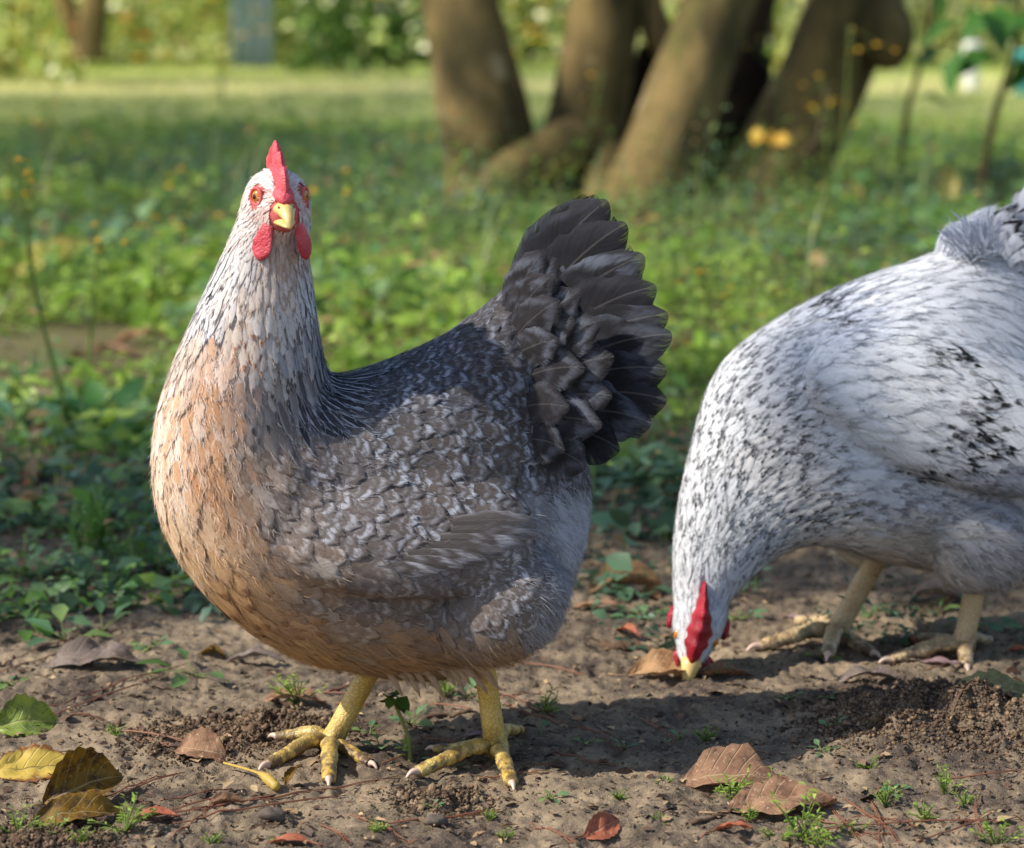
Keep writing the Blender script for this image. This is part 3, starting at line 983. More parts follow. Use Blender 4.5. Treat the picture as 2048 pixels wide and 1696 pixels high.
        (1150, 1080, 66, 34, (190, 196, 208), (214, 220, 230), (.8, 0, .3, 0), .4, .12, 14)]
    pl = Plumage(V, T, Y1 - .055, flow, zones, S1)
    # colour of the body under the feathers; bare red skin on the face
    Q = to_px(V, Y1 - .055)
    za = idw(Q, pl.zp, pl.za)
    cs = za[:, 2:5] * 0.8
    loc = np.stack([(V - hc) @ Fv, (V - hc) @ Sv, (V - hc) @ Uv], 1)
    red = np.clip((loc[:, 0] - .019) / .006, 0, 1) * np.clip((loc[:, 2] + .022) / .006, 0, 1) * (loc[:, 2] < .02)
    eye_l = np.array([.0150, .0140, .0100])
    for sg in (-1, 1):
        de = np.linalg.norm(loc - eye_l * [1, sg, 1], axis=1)
        red = np.maximum(red, np.clip((.0135 - de) / .004, 0, 1))
    cs = cs * (1 - red[:, None]) + srgb((200, 100, 98)) * red[:, None]
    obj('body', V, [T], M_SKIN, root, org, {'col': cs})

    def skip(P, N):
        l = np.stack([(P - hc) @ Fv, (P - hc) @ Sv, (P - hc) @ Uv], 1)
        m = np.zeros(len(P), bool)
        for sg in (-1, 1):
            m |= np.linalg.norm(l - eye_l * [1, sg, 1], axis=1) < .0092
        m |= (l[:, 0] > .029) & (l[:, 2] > -.012)
        m |= (np.abs(l[:, 1]) < .005) & (l[:, 0] > -.022) & (l[:, 2] > .014)
        m |= (l[:, 0] > .014) & (l[:, 2] > -.016) & (l[:, 2] < .006) & (rng.random(len(P)) < .6)
        return m
    P, N, Q, za = pl.scatter(130000, 0.44, skip)
    print('grey hen feathers', len(P))
    D = pl.directions(P, N, Q)
    buff = (za[:, 2] > 1.8 * za[:, 4]) & (za[:, 5] > za[:, 2]) & (rng.random(len(P)) < .42)
    mx = rng.uniform(.2, .6, buff.sum())[:, None]
    za[buff, 2:5] = za[buff, 2:5] * (1 - mx) + za[buff, 5:8] * mx
    X, fuv, ca, cb, pp = pl.build(P, N, D, za)
    # some breast feathers are wholly white, some plain
    view = norm(np.array([0, 0, CAM_H]) - P)
    facing = (view * N).sum(1)
    size = za[:, 0] * za[:, 1] * np.clip(facing, 0, 1) * (P[:, 1] < Y1 + .01)
    big = np.argsort(-size)[:250]
    for i in big:
        one = MB()
        emit(X, fuv, ca, cb, pp, np.array([i]), one)
        one.obj('feather', M_FEATHER, root, org)
    rest = np.setdiff1d(np.arange(len(P)), big)
    mb = MB()
    emit(X, fuv, ca, cb, pp, rest, mb)
    mb.obj('plumage', M_FEATHER, root, org, kind='stuff')
    h = pl.hairs(X, ca, cb, pp, za[:, 14], D)
    obj('down', h[0], h[1], M_FEATHER, root, org, dict(fuv=h[2], ca=h[3], cb=h[4], pp=h[5]), kind='stuff')
    V_, F_, A_ = fluff(pl, 9000, [(1160, 1070, 80), (1150, 1170, 60), (1100, 1260, 50)], 40, [(190, 198, 212), (160, 168, 182), (210, 214, 222)], .55)
    obj('vent_fluff', V_, F_, M_FEATHER, root, org, A_, kind='stuff')
    V_, F_, A_ = fluff(pl, 9000, [(600, 1320, 60), (740, 1352, 60), (880, 1362, 60), (1000, 1330, 50)], 46, [(214, 178, 128), (190, 150, 106), (170, 140, 112)], .40)
    obj('belly_fluff', V_, F_, M_FEATHER, root, org, A_, kind='stuff')
    for k in range(16):      # loose tuft between the legs
        b = (760 + 13 * k, 1332 + rng.uniform(-10, 8))
        V_, F_, A_ = plume(at(*b, Y1 - .03), at(b[0] + 42 + rng.uniform(-10, 14), 1378 + rng.uniform(-26, 20), Y1 - .035), 15 / S1, (0, -1, .1), (176, 146, 116), (120, 96, 78), (.7, .3, .2, .4), 0.2, .6, .1, 9, 5)
        obj('belly_feather', V_, F_, M_FEATHER, root, org, A_)
    # tail: fans of dark feathers, a steep tent over the rump
    tail = [((1020, 640), (1192, 397), 120, .036, .030), ((1040, 640), (1214, 400), 128, .028, .018), ((1052, 660), (1252, 446), 130, .020, .008), ((1062, 690), (1288, 510), 132, .014, .000),
            ((1070, 715), (1312, 572), 132, .008, -.008), ((1080, 740), (1336, 628), 132, .002, -.014), ((1086, 765), (1344, 668), 132, -.004, -.018), ((1088, 790), (1334, 738), 128, -.008, -.022),
            ((1090, 815), (1334, 800), 128, -.012, -.026), ((1084, 840), (1304, 846), 124, -.016, -.028), ((1074, 870), (1240, 900), 124, -.020, -.030)]
    for k, (b, t, wd, yb, yt) in enumerate(tail):
        b3, t3 = at(*b, Y1 + .02 + yb), at(*t, Y1 + .02 + yt)
        mark = (72, 75, 86) if k % 3 else (112, 118, 132)
        V_, F_, A_ = plume(b3, t3, wd / S1, (-.25, -1, .25), (34, 33, 37), mark, (.84, .6 if k % 2 else .3, .15, 0), 0.18, 0.0, 0.035, 15, 9, .008, .28)
        obj('tail_feather', V_, F_, M_FEATHER, root, org, A_)
        if k < 8:       # far side of the tent
            V_, F_, A_ = plume(b3 + [0, .02, 0], t3 + [-.006, .035 + .010 * k, 0], wd / S1, (-.25, 1, .25), (27, 26, 30), mark, (.86, .2, .1, 0), 0.1, 0.0, 0.07, 9, 7)
            obj('tail_feather', V_, F_, M_FEATHER, root, org, A_)
    cov = [((1020, 640), (1086, 500), 84), ((1020, 660), (1105, 550), 88), ((1020, 690), (1120, 600), 90), ((1030, 650), (1112, 515), 92), ((1050, 690), (1160, 580), 96), ((1065, 730), (1200, 640), 100), ((1070, 770), (1228, 712), 104), ((1070, 810), (1225, 790), 100), ((1050, 690), (1150, 640), 92),
           ((1040, 760), (1170, 735), 96), ((1060, 840), (1205, 850), 100), ((1065, 890), (1175, 935), 96), ((1020, 720), (1120, 680), 92), ((1030, 820), (1140, 815), 92), ((1040, 880), (1130, 900), 92)]
    for k, (b, t, wd) in enumerate(cov):
        hb = pl.bvh.ray_cast(Vector((0, 0, CAM_H)), Vector(ray(*b)))[0]
        yb = (hb[1] if hb is not None else Y1) + .006
        V_, F_, A_ = plume(at(*b, yb), at(*t, min(yb - .006, Y1 - .012 - .003 * (k % 3))), wd / S1, (-.15, -1, .2), (50, 47, 49), (112, 116, 128), (.80, .6, .12, 0), 0.1, 0.0, 0.05, 11, 9)
        obj('tail_covert', V_, F_, M_FEATHER, root, org, A_)
    # flight feathers of the folded wing
    fl = [((905, 1044), (1066, 1052), 40), ((900, 1060), (1068, 1070), 40), ((880, 1076), (1042, 1088), 38), ((850, 1092), (1010, 1104), 38), ((815, 1106), (970, 1119), 36), ((775, 1120), (926, 1133), 36), ((735, 1132), (878, 1145), 34)]
    for k, (b, t, wd) in enumerate(fl[::-1]):
        def surf(q, o):
            d = ray(*q)
            hit = pl.bvh.ray_cast(Vector((0, 0, CAM_H)), Vector(d))
            p = np.array(hit[0]) if hit[0] is not None else at(*q, Y1 - .08)
            return p + np.array([0, -o, 0])
        b3, t3 = surf(b, 0), surf(t, 0)
        V_, F_, A_ = plume(b3, t3, wd / S1, (-.1, -1, .15), (94, 87, 84), (170, 168, 174), (.80, .8, .35, 0), 0.1, 0.05, 0.0, 13, 9, fray=.9)
        for q in range(len(V_)):        # lay the vane on the wing, rising over its neighbour below
            c_, n_, _, _ = pl.bvh.find_nearest(V_[q])
            v_ = A_['fuv'][q][1]
            V_[q] = np.array(c_) + np.array(n_) * (-.0006 + .0030 * v_ + .0004 * k + .0008 * (1 - A_['fuv'][q][0] ** 2))
        obj('wing_feather', V_, F_, M_FEATHER, root, org, A_)
    # comb, wattles, beak, eyes
    prof = [(.0365, .010), (.0375, .018), (.036, .0255), (.032, .0320), (.0275, .0300), (.0245, .0330), (.0205, .0410), (.0165, .0400), (.013, .0360), (.0085, .0440), (.0045, .0470), (.001, .0420), (-.003, .0370), (-.0085, .0415), (-.012, .0400),
            (-.0155, .034), (-.021, .0345), (-.0255, .0315), (-.025, .026), (-.019, .0225), (-.012, .019), (0, .017), (.012, .0155), (.024, .012)]
    V_, F_ = blade(fp, prof, .0086, lean=.0012)
    obj('comb', V_, F_, M_COMB, root, org)
    V_, F_ = loft([fp(.022, 0, .012), fp(.030, 0, .0125), fp(.036, 0, .0115), fp(.040, 0, .009)], [Sv * .0075, Sv * .0070, Sv * .0060, Sv * .003], [Uv * .006, Uv * .006, Uv * .005, Uv * .002], 16)
    obj('comb_base', V_, F_, M_COMB, root, org)
    up = [(.024, .0020, .0084, .0056), (.031, .0030, .0078, .0060), (.037, .0032, .0064, .0058), (.0425, .0018, .0050, .0050), (.0475, -.0008, .0038, .0040), (.0510, -.0036, .0026, .0028), (.0530, -.0062, .0012, .0012)]
    V_, F_ = loft([fp(f, 0, u) for f, u, _, _ in up], [Sv * a for _, _, a, _ in up], [Uv * b for _, _, _, b in up], 18, 1.8)
    bk = obj('upper_beak', V_, F_, M_BEAK, root, org)
    for sg in (-1, 1):
        V_, F_ = ellipsoid(fp(.0385, sg * .0052, .0055), Fv * .0018, Sv * .0006, Uv * .0009, 8, 6)
        obj('nostril', V_, F_, M_NOSTRIL, bk, org)
    lo = [(.024, -.0055, .0086, .0030), (.032, -.0055, .0074, .0030), (.040, -.0058, .0050, .0026), (.046, -.0066, .0026, .0016), (.048, -.0068, .0008, .0006)]
    V_, F_ = loft([fp(f, 0, u) for f, u, _, _ in lo], [Sv * a for _, _, a, _ in lo], [Uv * b for _, _, _, b in lo], 16)
    obj('lower_beak', V_, F_, M_BEAK, root, org)
    for sg in (-1, 1):
        V_, F_ = wattle(fp(.026, sg * .0085, -.003), fp(.0245, sg * .0160, -.0325), .0148, .0038, Fv * 0.75 + Sv * sg * 0.66)
        obj('wattle', V_, F_, M_COMB, root, org)
        ec = fp(*(eye_l * [1, sg, 1]))
        n = norm(Fv * .50 + Sv * sg * .86 + Uv * .02)
        t1 = norm(np.cross(n, Uv))
        t2 = np.cross(t1, n)
        p0 = pl.bvh.ray_cast(Vector(ec + n * .02), Vector(-n))[0]
        p0 = np.array(p0)
        th = np.linspace(0, 2 * math.pi, 24)
        V_, F_ = tube([p0 + n * .0006 + t1 * .0054 * math.cos(a) + t2 * .0058 * math.sin(a) for a in th], np.full(24, .0012), 8, 1, n, False)
        obj('eyelid', V_, F_, M_FACE, root, org)
        V_, F_ = ellipsoid(p0 - n * .0018, t1 * .0052, t2 * .0054, n * .0044, 20, 12)
        ey = obj('eye', V_, F_, M_IRIS, root, org)
        V_, F_ = ellipsoid(p0 + n * .0018, t1 * .0020, t2 * .0022, n * .0012, 14, 8)
        obj('pupil', V_, F_, M_PUPIL, ey, org)
    # legs
    g = on_ground
    an = at(660, 1488, Y1 + .012)
    leg_mesh(at(752, 1320, Y1 + .020), an, [(g(556, 1478), .95, .004), (g(536, 1536), 1.05, .004), (g(658, 1570), 1.05, .004), (g(740, 1532), .9, .002)], .0076, .0080, .0053, M_LEG_Y, root, org)
    an = at(992, 1496, Y1 - .008)
    leg_mesh(at(966, 1310, Y1 - .02), an, [(g(836, 1556), 1.1, .005), (g(1024, 1578), 1.0, .004), (g(872, 1504), .9, .003), (g(1040, 1470), .85, .010)], .0074, .0080, .0053, M_LEG_Y, root, org)
    return pl
grey_hen()

# ---------------- the white hen, pecking
Y2 = 2.11
S2 = F_PX / (Y2 * math.cos(PITCH) + 0.3 * math.sin(PITCH))

def pick_grey(n):
    return srgb(np.array([(206, 212, 226), (188, 195, 212), (170, 176, 194), (216, 220, 230)])[rng.integers(0, 4, n)])

def white_hen():
    org = np.array([at(1800, 1300, Y2)[0], Y2, 0.0])
    root = empty('hen', org, 'white hen flecked with black, bent down with its beak on the soil', 'hen', 'hens foraging on the bare soil')
    rings = [((1378, 1318), (1408, 1312), 10, -.085), ((1366, 1296), (1424, 1290), 26, -.085), ((1354, 1240), (1446, 1238), 40, -.082), ((1349, 1180), (1462, 1196), 50, -.074), ((1348, 1110), (1505, 1150), 66, -.066),
             ((1354, 1040), (1562, 1104), 84, -.056), ((1368, 960), (1632, 1084), 104, -.046), ((1390, 872), (1702, 1098), 126, -.034), ((1414, 786), (1772, 1118), 148, -.022),
             ((1460, 712), (1850, 1130), 172, -.010), ((1530, 657), (1930, 1136), 190, 0), ((1626, 602), (2010, 1126), 200, .010), ((1724, 560), (2090, 1086), 200, .020), ((1822, 526), (2150, 1020), 188, .030),
             ((1924, 486), (2190, 940), 160, .038), ((2030, 440), (2220, 850), 110, .046), ((2110, 430), (2220, 740), 60, .05), ((2150, 480), (2210, 660), 24, .05)]
    C, A, B = [], [], []
    for d, v, hw, dy in rings:
        a, b = at(*d, Y2 + dy), at(*v, Y2 + dy)
        C.append((a + b) / 2)
        A.append((a - b) / 2)
        B.append(np.array([0, hw / S2, 0]))
    C, A, B = spline(C, 64), spline(A, 64), spline(B, 64)
    shells = [loft(C, A, B, 40, 2.1)]
    px = lambda n: n / S2
    for sg in (-1, 1):
        shells.append(ellipsoid(at(1890, 800, Y2) + [0, sg * .063, 0], (px(300), -sg * .004, px(-100)), (0, .026, 0), (px(40), -sg * .012, px(128)), 28, 16))
        shells.append(ellipsoid(at(1935 if sg < 0 else 1760, 1060, Y2) + [0, sg * .045, 0], (px(105), 0, 0), (0, .034, 0), (0, 0, px(100)), 22, 14))
    hc = at(1402, 1225, Y2 - .085)
    fp, Fv, Sv, Uv = frame_pts(hc, at(1374, 1366, Y2 - .115) - hc, (-.05, -1, .12))
    shells.append(ellipsoid(fp(0, 0, -.006), Fv * .034, Sv * .0215, Uv * .022))
    shells.append(ellipsoid(fp(.020, 0, -.006), Fv * .026, Sv * .0145, Uv * .016))
    V, T = remesh(shells, 0.0036, 6)
    flow = [(1385, 1300, .1, -1), (1350, 1200, 0, -1), (1400, 1150, .1, -1), (1455, 1200, .4, -1), (1380, 1020, .1, -1), (1480, 1090, .75, -.9), (1440, 950, .35, -1), (1400, 830, .5, -1), (1520, 980, .8, -.55), (1600, 1060, 1, -.3),
            (1460, 750, .9, -.6), (1560, 850, 1, -.35), (1560, 700, 1, -.35), (1700, 600, 1, -.28), (1850, 560, 1, -.15), (1700, 760, 1, .25), (1850, 700, 1, .35), (1980, 620, 1, .5), (2030, 720, .6, 1), (1800, 880, 1, .35), (1950, 880, 1, .3),
            (1700, 960, 1, .15), (1750, 1060, 1, .15), (1900, 1020, 1, .2), (1950, 1120, .8, .6), (2030, 1000, 1, .2), (2050, 480, 1, -.5)]
    W_, K_ = (226, 228, 232), (26, 26, 30)
    z = lambda a, b, L, Wd, ca, cb, spot, pt, lift, fz, bar=0.0, rim=0.0: (a, b, L, Wd, ca, cb, (.8, bar, rim, spot), pt, lift, fz)
    zones = [z(1400, 1270, 22, 4, W_, (150, 150, 158), .1, .7, .05, 2), z(1370, 1180, 32, 6, W_, (120, 122, 130), .35, .7, .05, 2), z(1450, 1190, 32, 6, (214, 218, 226), (110, 112, 120), .35, .7, .05, 2),
             z(1400, 1080, 40, 7, W_, (52, 54, 62), .75, .75, .05, 2), z(1500, 1120, 42, 7, (214, 218, 226), (60, 62, 70), .8, .75, .05, 2), z(1380, 960, 45, 9, W_, K_, .85, .7, .05, 2), z(1480, 1010, 45, 9, (206, 209, 215), K_, .9, .7, .05, 2),
             z(1430, 850, 48, 11, W_, K_, .9, .65, .05, 2), z(1530, 930, 50, 12, (216, 214, 214), K_, .95, .65, .05, 2), z(1620, 1030, 55, 12, (210, 206, 204), K_, .8, .7, .06, 3), z(1580, 860, 50, 12, (204, 205, 209), (62, 58, 58), .9, .6, .05, 2),
             z(1450, 740, 48, 11, W_, (48, 48, 54), .7, .65, .05, 2), z(1550, 690, 55, 12, W_, (80, 82, 92), .55, .65, .05, 2), z(1660, 640, 62, 16, (200, 206, 220), (100, 104, 118), .5, .4, .07, 5), z(1780, 570, 75, 13, W_, (70, 72, 80), .3, .75, .04, 2),
             z(1900, 540, 88, 12, (216, 218, 223), (60, 60, 66), .3, .8, .04, 2), z(2010, 520, 100, 12, (210, 213, 219), (50, 48, 50), .45, .8, .04, 2), z(1990, 660, 112, 11, (218, 220, 225), (70, 70, 74), .2, .85, .04, 2),
             z(1650, 760, 80, 23, (210, 217, 227), (150, 156, 166), .15, .3, .05, 4), z(1750, 720, 90, 24, (218, 220, 223), (120, 120, 124), .2, .3, .05, 3), z(1780, 820, 98, 26, (220, 222, 225), (140, 140, 144), .08, .3, .05, 3), z(1880, 740, 88, 23, (218, 219, 221), K_, .35, .3, .05, 2),
             z(1690, 880, 88, 24, (212, 217, 225), (120, 122, 130), .15, .3, .06, 4), z(1900, 860, 82, 24, (210, 211, 215), (38, 36, 38), .9, .2, .05, 2), z(1945, 790, 75, 23, (208, 209, 213), (36, 34, 36), .9, .2, .05, 2), z(1990, 820, 100, 27, (222, 223, 225), (200, 200, 204), .1, .2, .05, 1),
             z(1720, 990, 70, 20, (206, 208, 216), (66, 66, 74), .6, .5, .07, 5), z(1850, 960, 75, 20, (206, 208, 216), (84, 84, 92), .6, .5, .07, 5), z(1960, 960, 75, 22, (176, 180, 192), (96, 98, 108), .6, .4, .08, 6), z(1700, 1080, 75, 19, (214, 204, 190), (110, 100, 92), .35, .5, .07, 5),
             z(1830, 1080, 75, 19, (202, 194, 184), (100, 92, 88), .5, .5, .08, 6), z(1970, 1090, 75, 19, (186, 182, 182), (96, 92, 94), .5, .5, .08, 6), z(2050, 440, 75, 24, (196, 200, 212), (36, 36, 42), .9, .3, .08, 4)]
    pl = Plumage(V, T, Y2 - .05, flow, zones, S2)
    za = idw(to_px(V, Y2 - .05), pl.zp, pl.za)
    cs = za[:, 2:5] * .95
    loc = np.stack([(V - hc) @ Fv, (V - hc) @ Sv, (V - hc) @ Uv], 1)
    red = np.clip((loc[:, 0] - .034) / .006, 0, 1)
    cs = cs * (1 - red[:, None]) + srgb((170, 60, 66)) * red[:, None]
    obj('body', V, [T], M_SKIN, root, org, {'col': cs})
    def skip(P, N):
        l = np.stack([(P - hc) @ Fv, (P - hc) @ Sv, (P - hc) @ Uv], 1)
        return (l[:, 0] > .040) | ((np.abs(l[:, 1]) < .006) & (l[:, 0] > -.024) & (l[:, 2] > .004) & (l[:, 0] < .06)) | (P[:, 0] > at(2220, 900, Y2)[0])
    za_w = pl.za
    za_w[:, 1] *= 1.15
    P, N, Q, za = pl.scatter(120000, .37, skip)
    print('white hen feathers', len(P))
    D = pl.directions(P, N, Q, .14)
    za[:, 11] = np.clip(za[:, 11] * 1.25, 0, 1) * np.where(rng.random(len(P)) < .22, .2, 1.0)
    za[:, 14] *= 1.1
    dk = np.zeros(len(P), bool)        # black-tipped feathers gathered on the wing
    for a, b, r in ((1900, 850, 42), (1930, 800, 34), (1960, 770, 30), (1850, 900, 34), (1880, 700, 26), (1820, 690, 22), (1650, 640, 30), (1940, 870, 30), (1790, 920, 26)):
        dk |= ((Q[:, 0] - a) ** 2 + (Q[:, 1] - b) ** 2 < r * r) & (rng.random(len(P)) < .62)
    za[dk, 5:8] = srgb((24, 24, 28))
    za[dk, 8:12] = np.stack([rng.uniform(.7, .85, dk.sum()), np.full(dk.sum(), 1.0), rng.uniform(.3, .9, dk.sum()), np.full(dk.sum(), 1.0)], 1)
    X, fuv, ca, cb, pp = pl.build(P, N, D, za)
    facing = (norm(np.array([0, 0, CAM_H]) - P) * N).sum(1)
    size = za[:, 0] * za[:, 1] * np.clip(facing, 0, 1) * (P[:, 1] < Y2) * (Q[:, 0] < 2030)
    big = np.argsort(-size)[:200]
    for i in big:
        one = MB()
        emit(X, fuv, ca, cb, pp, np.array([i]), one)
        one.obj('feather', M_FEATHER, root, org)
    mb = MB()
    emit(X, fuv, ca, cb, pp, np.setdiff1d(np.arange(len(P)), big), mb)
    mb.obj('plumage', M_FEATHER, root, org, kind='stuff')
    h = pl.hairs(X, ca, cb, pp, za[:, 14], D)
    obj('down', h[0], h[1], M_FEATHER, root, org, dict(fuv=h[2], ca=h[3], cb=h[4], pp=h[5]), kind='stuff')
    V_, F_, A_ = fluff(pl, 5000, [(1935, 490, 36), (1960, 460, 36), (1965, 500, 30)], 80, [(206, 214, 230), (180, 188, 206), (206, 211, 221)], 2.2, 1.8)
    obj('rump_fluff', V_, F_, M_FEATHER, root, org, A_, kind='stuff')
    tips = []
    for k in range(500):        # downy tuft at the root of the tail
        a, b = rng.normal(1950, 24), rng.normal(482, 14)
        p0 = at(a, b, Y2 + rng.normal(0, .012))
        d = np.array([(a - 1985) / 60 + rng.normal(.15, .25), rng.normal(-.15, .4), 1.0])
        tips.append((p0, p0 + norm(d) * rng.uniform(18, 40) / S2))
    B_ = np.array([q[0] for q in tips])
    T_ = np.array([q[1] for q in tips])
    sd = norm(np.cross(T_ - B_, [0, 1.0, 0.2])) * .0006
    V_ = np.stack([B_ - sd, B_ + sd, (B_ + T_) / 2 + sd * .8, (B_ + T_) / 2 - sd * .8, T_], 1).reshape(-1, 3)
    o_ = np.arange(len(tips))[:, None] * 5
    cc = np.repeat(np.concatenate([pick_grey(len(tips)), np.zeros((len(tips), 1))], 1), 5, axis=0)
    obj('tail_fluff', V_, [o_ + np.array([[0, 1, 2, 3]]), o_ + np.array([[3, 2, 4]])], M_FEATHER, root, org, dict(fuv=np.tile([.4, .5], (len(V_), 1)), ca=cc, cb=cc, pp=np.zeros((len(V_), 4))), kind='stuff')
    V_, F_, A_ = fluff(pl, 4200, [(1700, 1100, 60), (1840, 1110, 70), (1980, 1110, 60), (1650, 1080, 40)], 50, [(214, 208, 200), (186, 182, 182), (150, 148, 152)], .4)
    obj('belly_fluff', V_, F_, M_FEATHER, root, org, A_, kind='stuff')
    # tail, mostly out of the picture, and black-flecked coverts at its root
    for k in range(9):
        b, t = (2040 + 10 * k, 505 + 18 * k), (2120 + 24 * k, 335 + 34 * k)
        V_, F_, A_ = plume(at(*b, Y2 + .03 - .004 * k), at(*t, Y2 + .03 - .008 * k), 90 / S2, (-.2, -1, .3), (190, 194, 204), (30, 30, 36), (.84, 1, .5, .4), .2, .1, .05, 13, 9)
        obj('tail_feather', V_, F_, M_FEATHER, root, org, A_)
    for k in range(16):
        b = (1990 + 9 * k, 492 + 6 * (k % 5) * 2)
        t = (b[0] + 46 + 3 * (k % 4), b[1] - 86 + 22 * (k % 5))
        V_, F_, A_ = plume(at(*b, Y2 - .002 * (k % 4)), at(*t, Y2 - .012 - .003 * (k % 4)), 44 / S2, (-.2, -1, .3), (206, 210, 218), (30, 30, 36), (.84, 1, .5, .5), .3, .1, .06, 9, 7)
        obj('tail_covert', V_, F_, M_FEATHER, root, org, A_)
    # flight feathers of the folded wing
    for k in range(6):
        b, t = (1985 - 8 * k, 768 + 22 * k), (2160 - 14 * k, 830 + 20 * k)
        hit = pl.bvh.ray_cast(Vector((0, 0, CAM_H)), Vector(ray(*b)))[0]
        yb = hit[1] if hit is not None else Y2 - .08
        V_, F_, A_ = plume(at(*b, yb), at(*t, yb), 66 / S2, (0, -1, .2), (208, 210, 214), (150, 152, 160), (.8, 0, .5, 0), .1, .05, 0, 13, 9, fray=.8)
        for q in range(len(V_)):
            c_, n_, _, _ = pl.bvh.find_nearest(V_[q])
            V_[q] = np.array(c_) + np.array(n_) * (-.0016 + .0048 * A_['fuv'][q][1] + .0003 * (6 - k) + .0008 * (1 - A_['fuv'][q][0] ** 2))
        obj('wing_feather', V_, F_, M_FEATHER, root, org, A_)
    # comb seen from above, wattles, ear lobes, beak, eyes
    f = np.array([-.026, -.020, -.012, -.003, .006, .015, .024, .032, .040, .0465])
    hw = np.array([.0018, .0024, .0034, .0048, .0070, .0090, .0098, .0088, .0062, .0020])
    hh = np.array([.004, .008, .013, .016, .018, .018, .016, .013, .009, .003])
    off = np.array([.004, .003, .002, .001, 0, -.001, -.001, 0, 0, 0])
    Cc = np.array([fp(a, o, .012 + b * .3) for a, b, o in zip(f, hh, off)])
    V_, F_ = loft(spline(Cc, 26), spline(Sv * hw[:, None], 26) * (1 + .12 * np.sin(np.arange(26) * 1.7))[:, None], spline(Uv * hh[:, None], 26) * (1 + .16 * np.sin(np.arange(26) * 1.5 + 1))[:, None], 18, 1.5)
    obj('comb', V_, F_, M_COMB_SHADED, root, org)
    for sg in (-1, 1):
        V_, F_ = wattle(fp(.030, sg * .010, -.012), fp(.040, sg * (.019 if sg < 0 else .015), -.020) + Fv * .008, .017 if sg < 0 else .012, .0045, Uv + Sv * sg * .5)
        obj('wattle', V_, F_, M_COMB_SHADED, root, org)
        V_, F_ = ellipsoid(fp(.006, sg * .0225, -.010), Fv * .010, Sv * .0035, Uv * .007, 14, 8)
        obj('ear_lobe', V_, F_, M_COMB_SHADED, root, org)
        V_, F_ = ellipsoid(fp(.021, sg * .0152, -.002), Fv * .0048, Sv * .003, Uv * .0048, 16, 10)
        ey = obj('eye', V_, F_, M_IRIS, root, org)
        V_, F_ = ellipsoid(fp(.021, sg * .0178, -.002), Fv * .002, Sv * .0008, Uv * .002, 12, 8)
        obj('pupil', V_, F_, M_PUPIL, ey, org)
    up = [(.038, -.002, .0090, .0060), (.046, -.0015, .0074, .0056), (.053, -.002, .0056, .0046), (.059, -.004, .0038, .0032), (.064, -.007, .0014, .0014)]
    V_, F_ = loft([fp(a, 0, u) for a, u, _, _ in up], [Sv * a for _, _, a, _ in up], [Uv * b for _, _, _, b in up], 16, 1.8)
    obj('upper_beak', V_, F_, M_BEAK, root, org)
    V_, F_ = loft([fp(.038, 0, -.008), fp(.05, 0, -.009), fp(.060, 0, -.0095)], [Sv * .007, Sv * .005, Sv * .001], [Uv * .003, Uv * .0025, Uv * .001], 14)
    obj('lower_beak', V_, F_, M_BEAK, root, org)
    g = on_ground
    leg_mesh(at(1768, 1090, Y2 + .02), at(1672, 1264, Y2 + .012), [(g(1520, 1300), 1.05, .006), (g(1655, 1318), .95, .003), (g(1745, 1304), .9, .004), (g(1598, 1250), .9, .008)], .0090, .0088, .0066, M_LEG_P, root, org)
    leg_mesh(at(1965, 1100, Y2 - .03), at(1926, 1292, Y2 - .035), [(g(1782, 1324), 1.05, .006), (g(1934, 1340), .95, .006), (g(1974, 1292), .85, .006), (g(1816, 1284), .85, .005)], .0090, .0086, .0062, M_LEG_P, root, org)
white_hen()

# ------------------------------------------------------------------ plants
def leaf_batch(P, D, U, L, W, cols, fold=0.25, droop=0.25):
    """n leaves: base P, direction D, upper side U; 6 vertices, 4 triangles each"""
    n = len(P)
    D = norm(D)
    S = norm(np.cross(D, U))
    U = np.cross(S, D)
    L, W = np.broadcast_to(L, n), np.broadcast_to(W, n)
    pt = lambda a, s, u: P + D * (L * a)[:, None] + S * (W * s)[:, None] + U * (L * u)[:, None]
    V = np.stack([pt(0, 0, 0), pt(.42, -.5, fold * .35), pt(.45, 0, 0), pt(.42, .5, fold * .35), pt(1, 0, -droop), pt(.8, -.30, fold * .2 - droop * .6), pt(.8, .30, fold * .2 - droop * .6)], 1)
    o = np.arange(n)[:, None] * 7
    F = [(o[:, None] + np.array([[0, 2, 1], [0, 3, 2], [2, 4, 5], [2, 6, 4], [1, 2, 5], [2, 3, 6]])[None]).reshape(-1, 3)]
    return V.reshape(-1, 3), F, np.repeat(cols, 7, axis=0)

def blades(P, D, L, W, cols):
    """grass blades bent towards D"""
    n = len(P)
    D = norm(D)
    S = norm(np.cross(D, np.array([0, 0, 1.0])))
    V = []
    for f, ww, b in ((0, 1, 0), (.55, .8, .12)):
        c = P + D * (L * b)[:, None] + np.array([0, 0, 1.0]) * (L * f)[:, None]
        V += [c - S * (W * ww / 2)[:, None], c + S * (W * ww / 2)[:, None]]
    V.append(P + D * (L * .42)[:, None] + np.array([0, 0, 1.0]) * (L * .9)[:, None])
    V = np.stack(V, 1).reshape(-1, 3)
    o = np.arange(n)[:, None] * 5
    return V, [o + np.array([[0, 1, 3, 2]]), o + np.array([[2, 3, 4]])], np.repeat(cols, 5, axis=0)

def pick(cols, n, var=0.15):
    c = srgb(np.array(cols)[rng.integers(0, len(cols), n)])
    return c * (1 + rng.normal(0, var, (n, 1)))

def rand_dir(n, up=0.0):
    a = rng.uniform(0, 2 * math.pi, n)
    return np.stack([np.cos(a), np.sin(a), np.full(n, up)], 1)

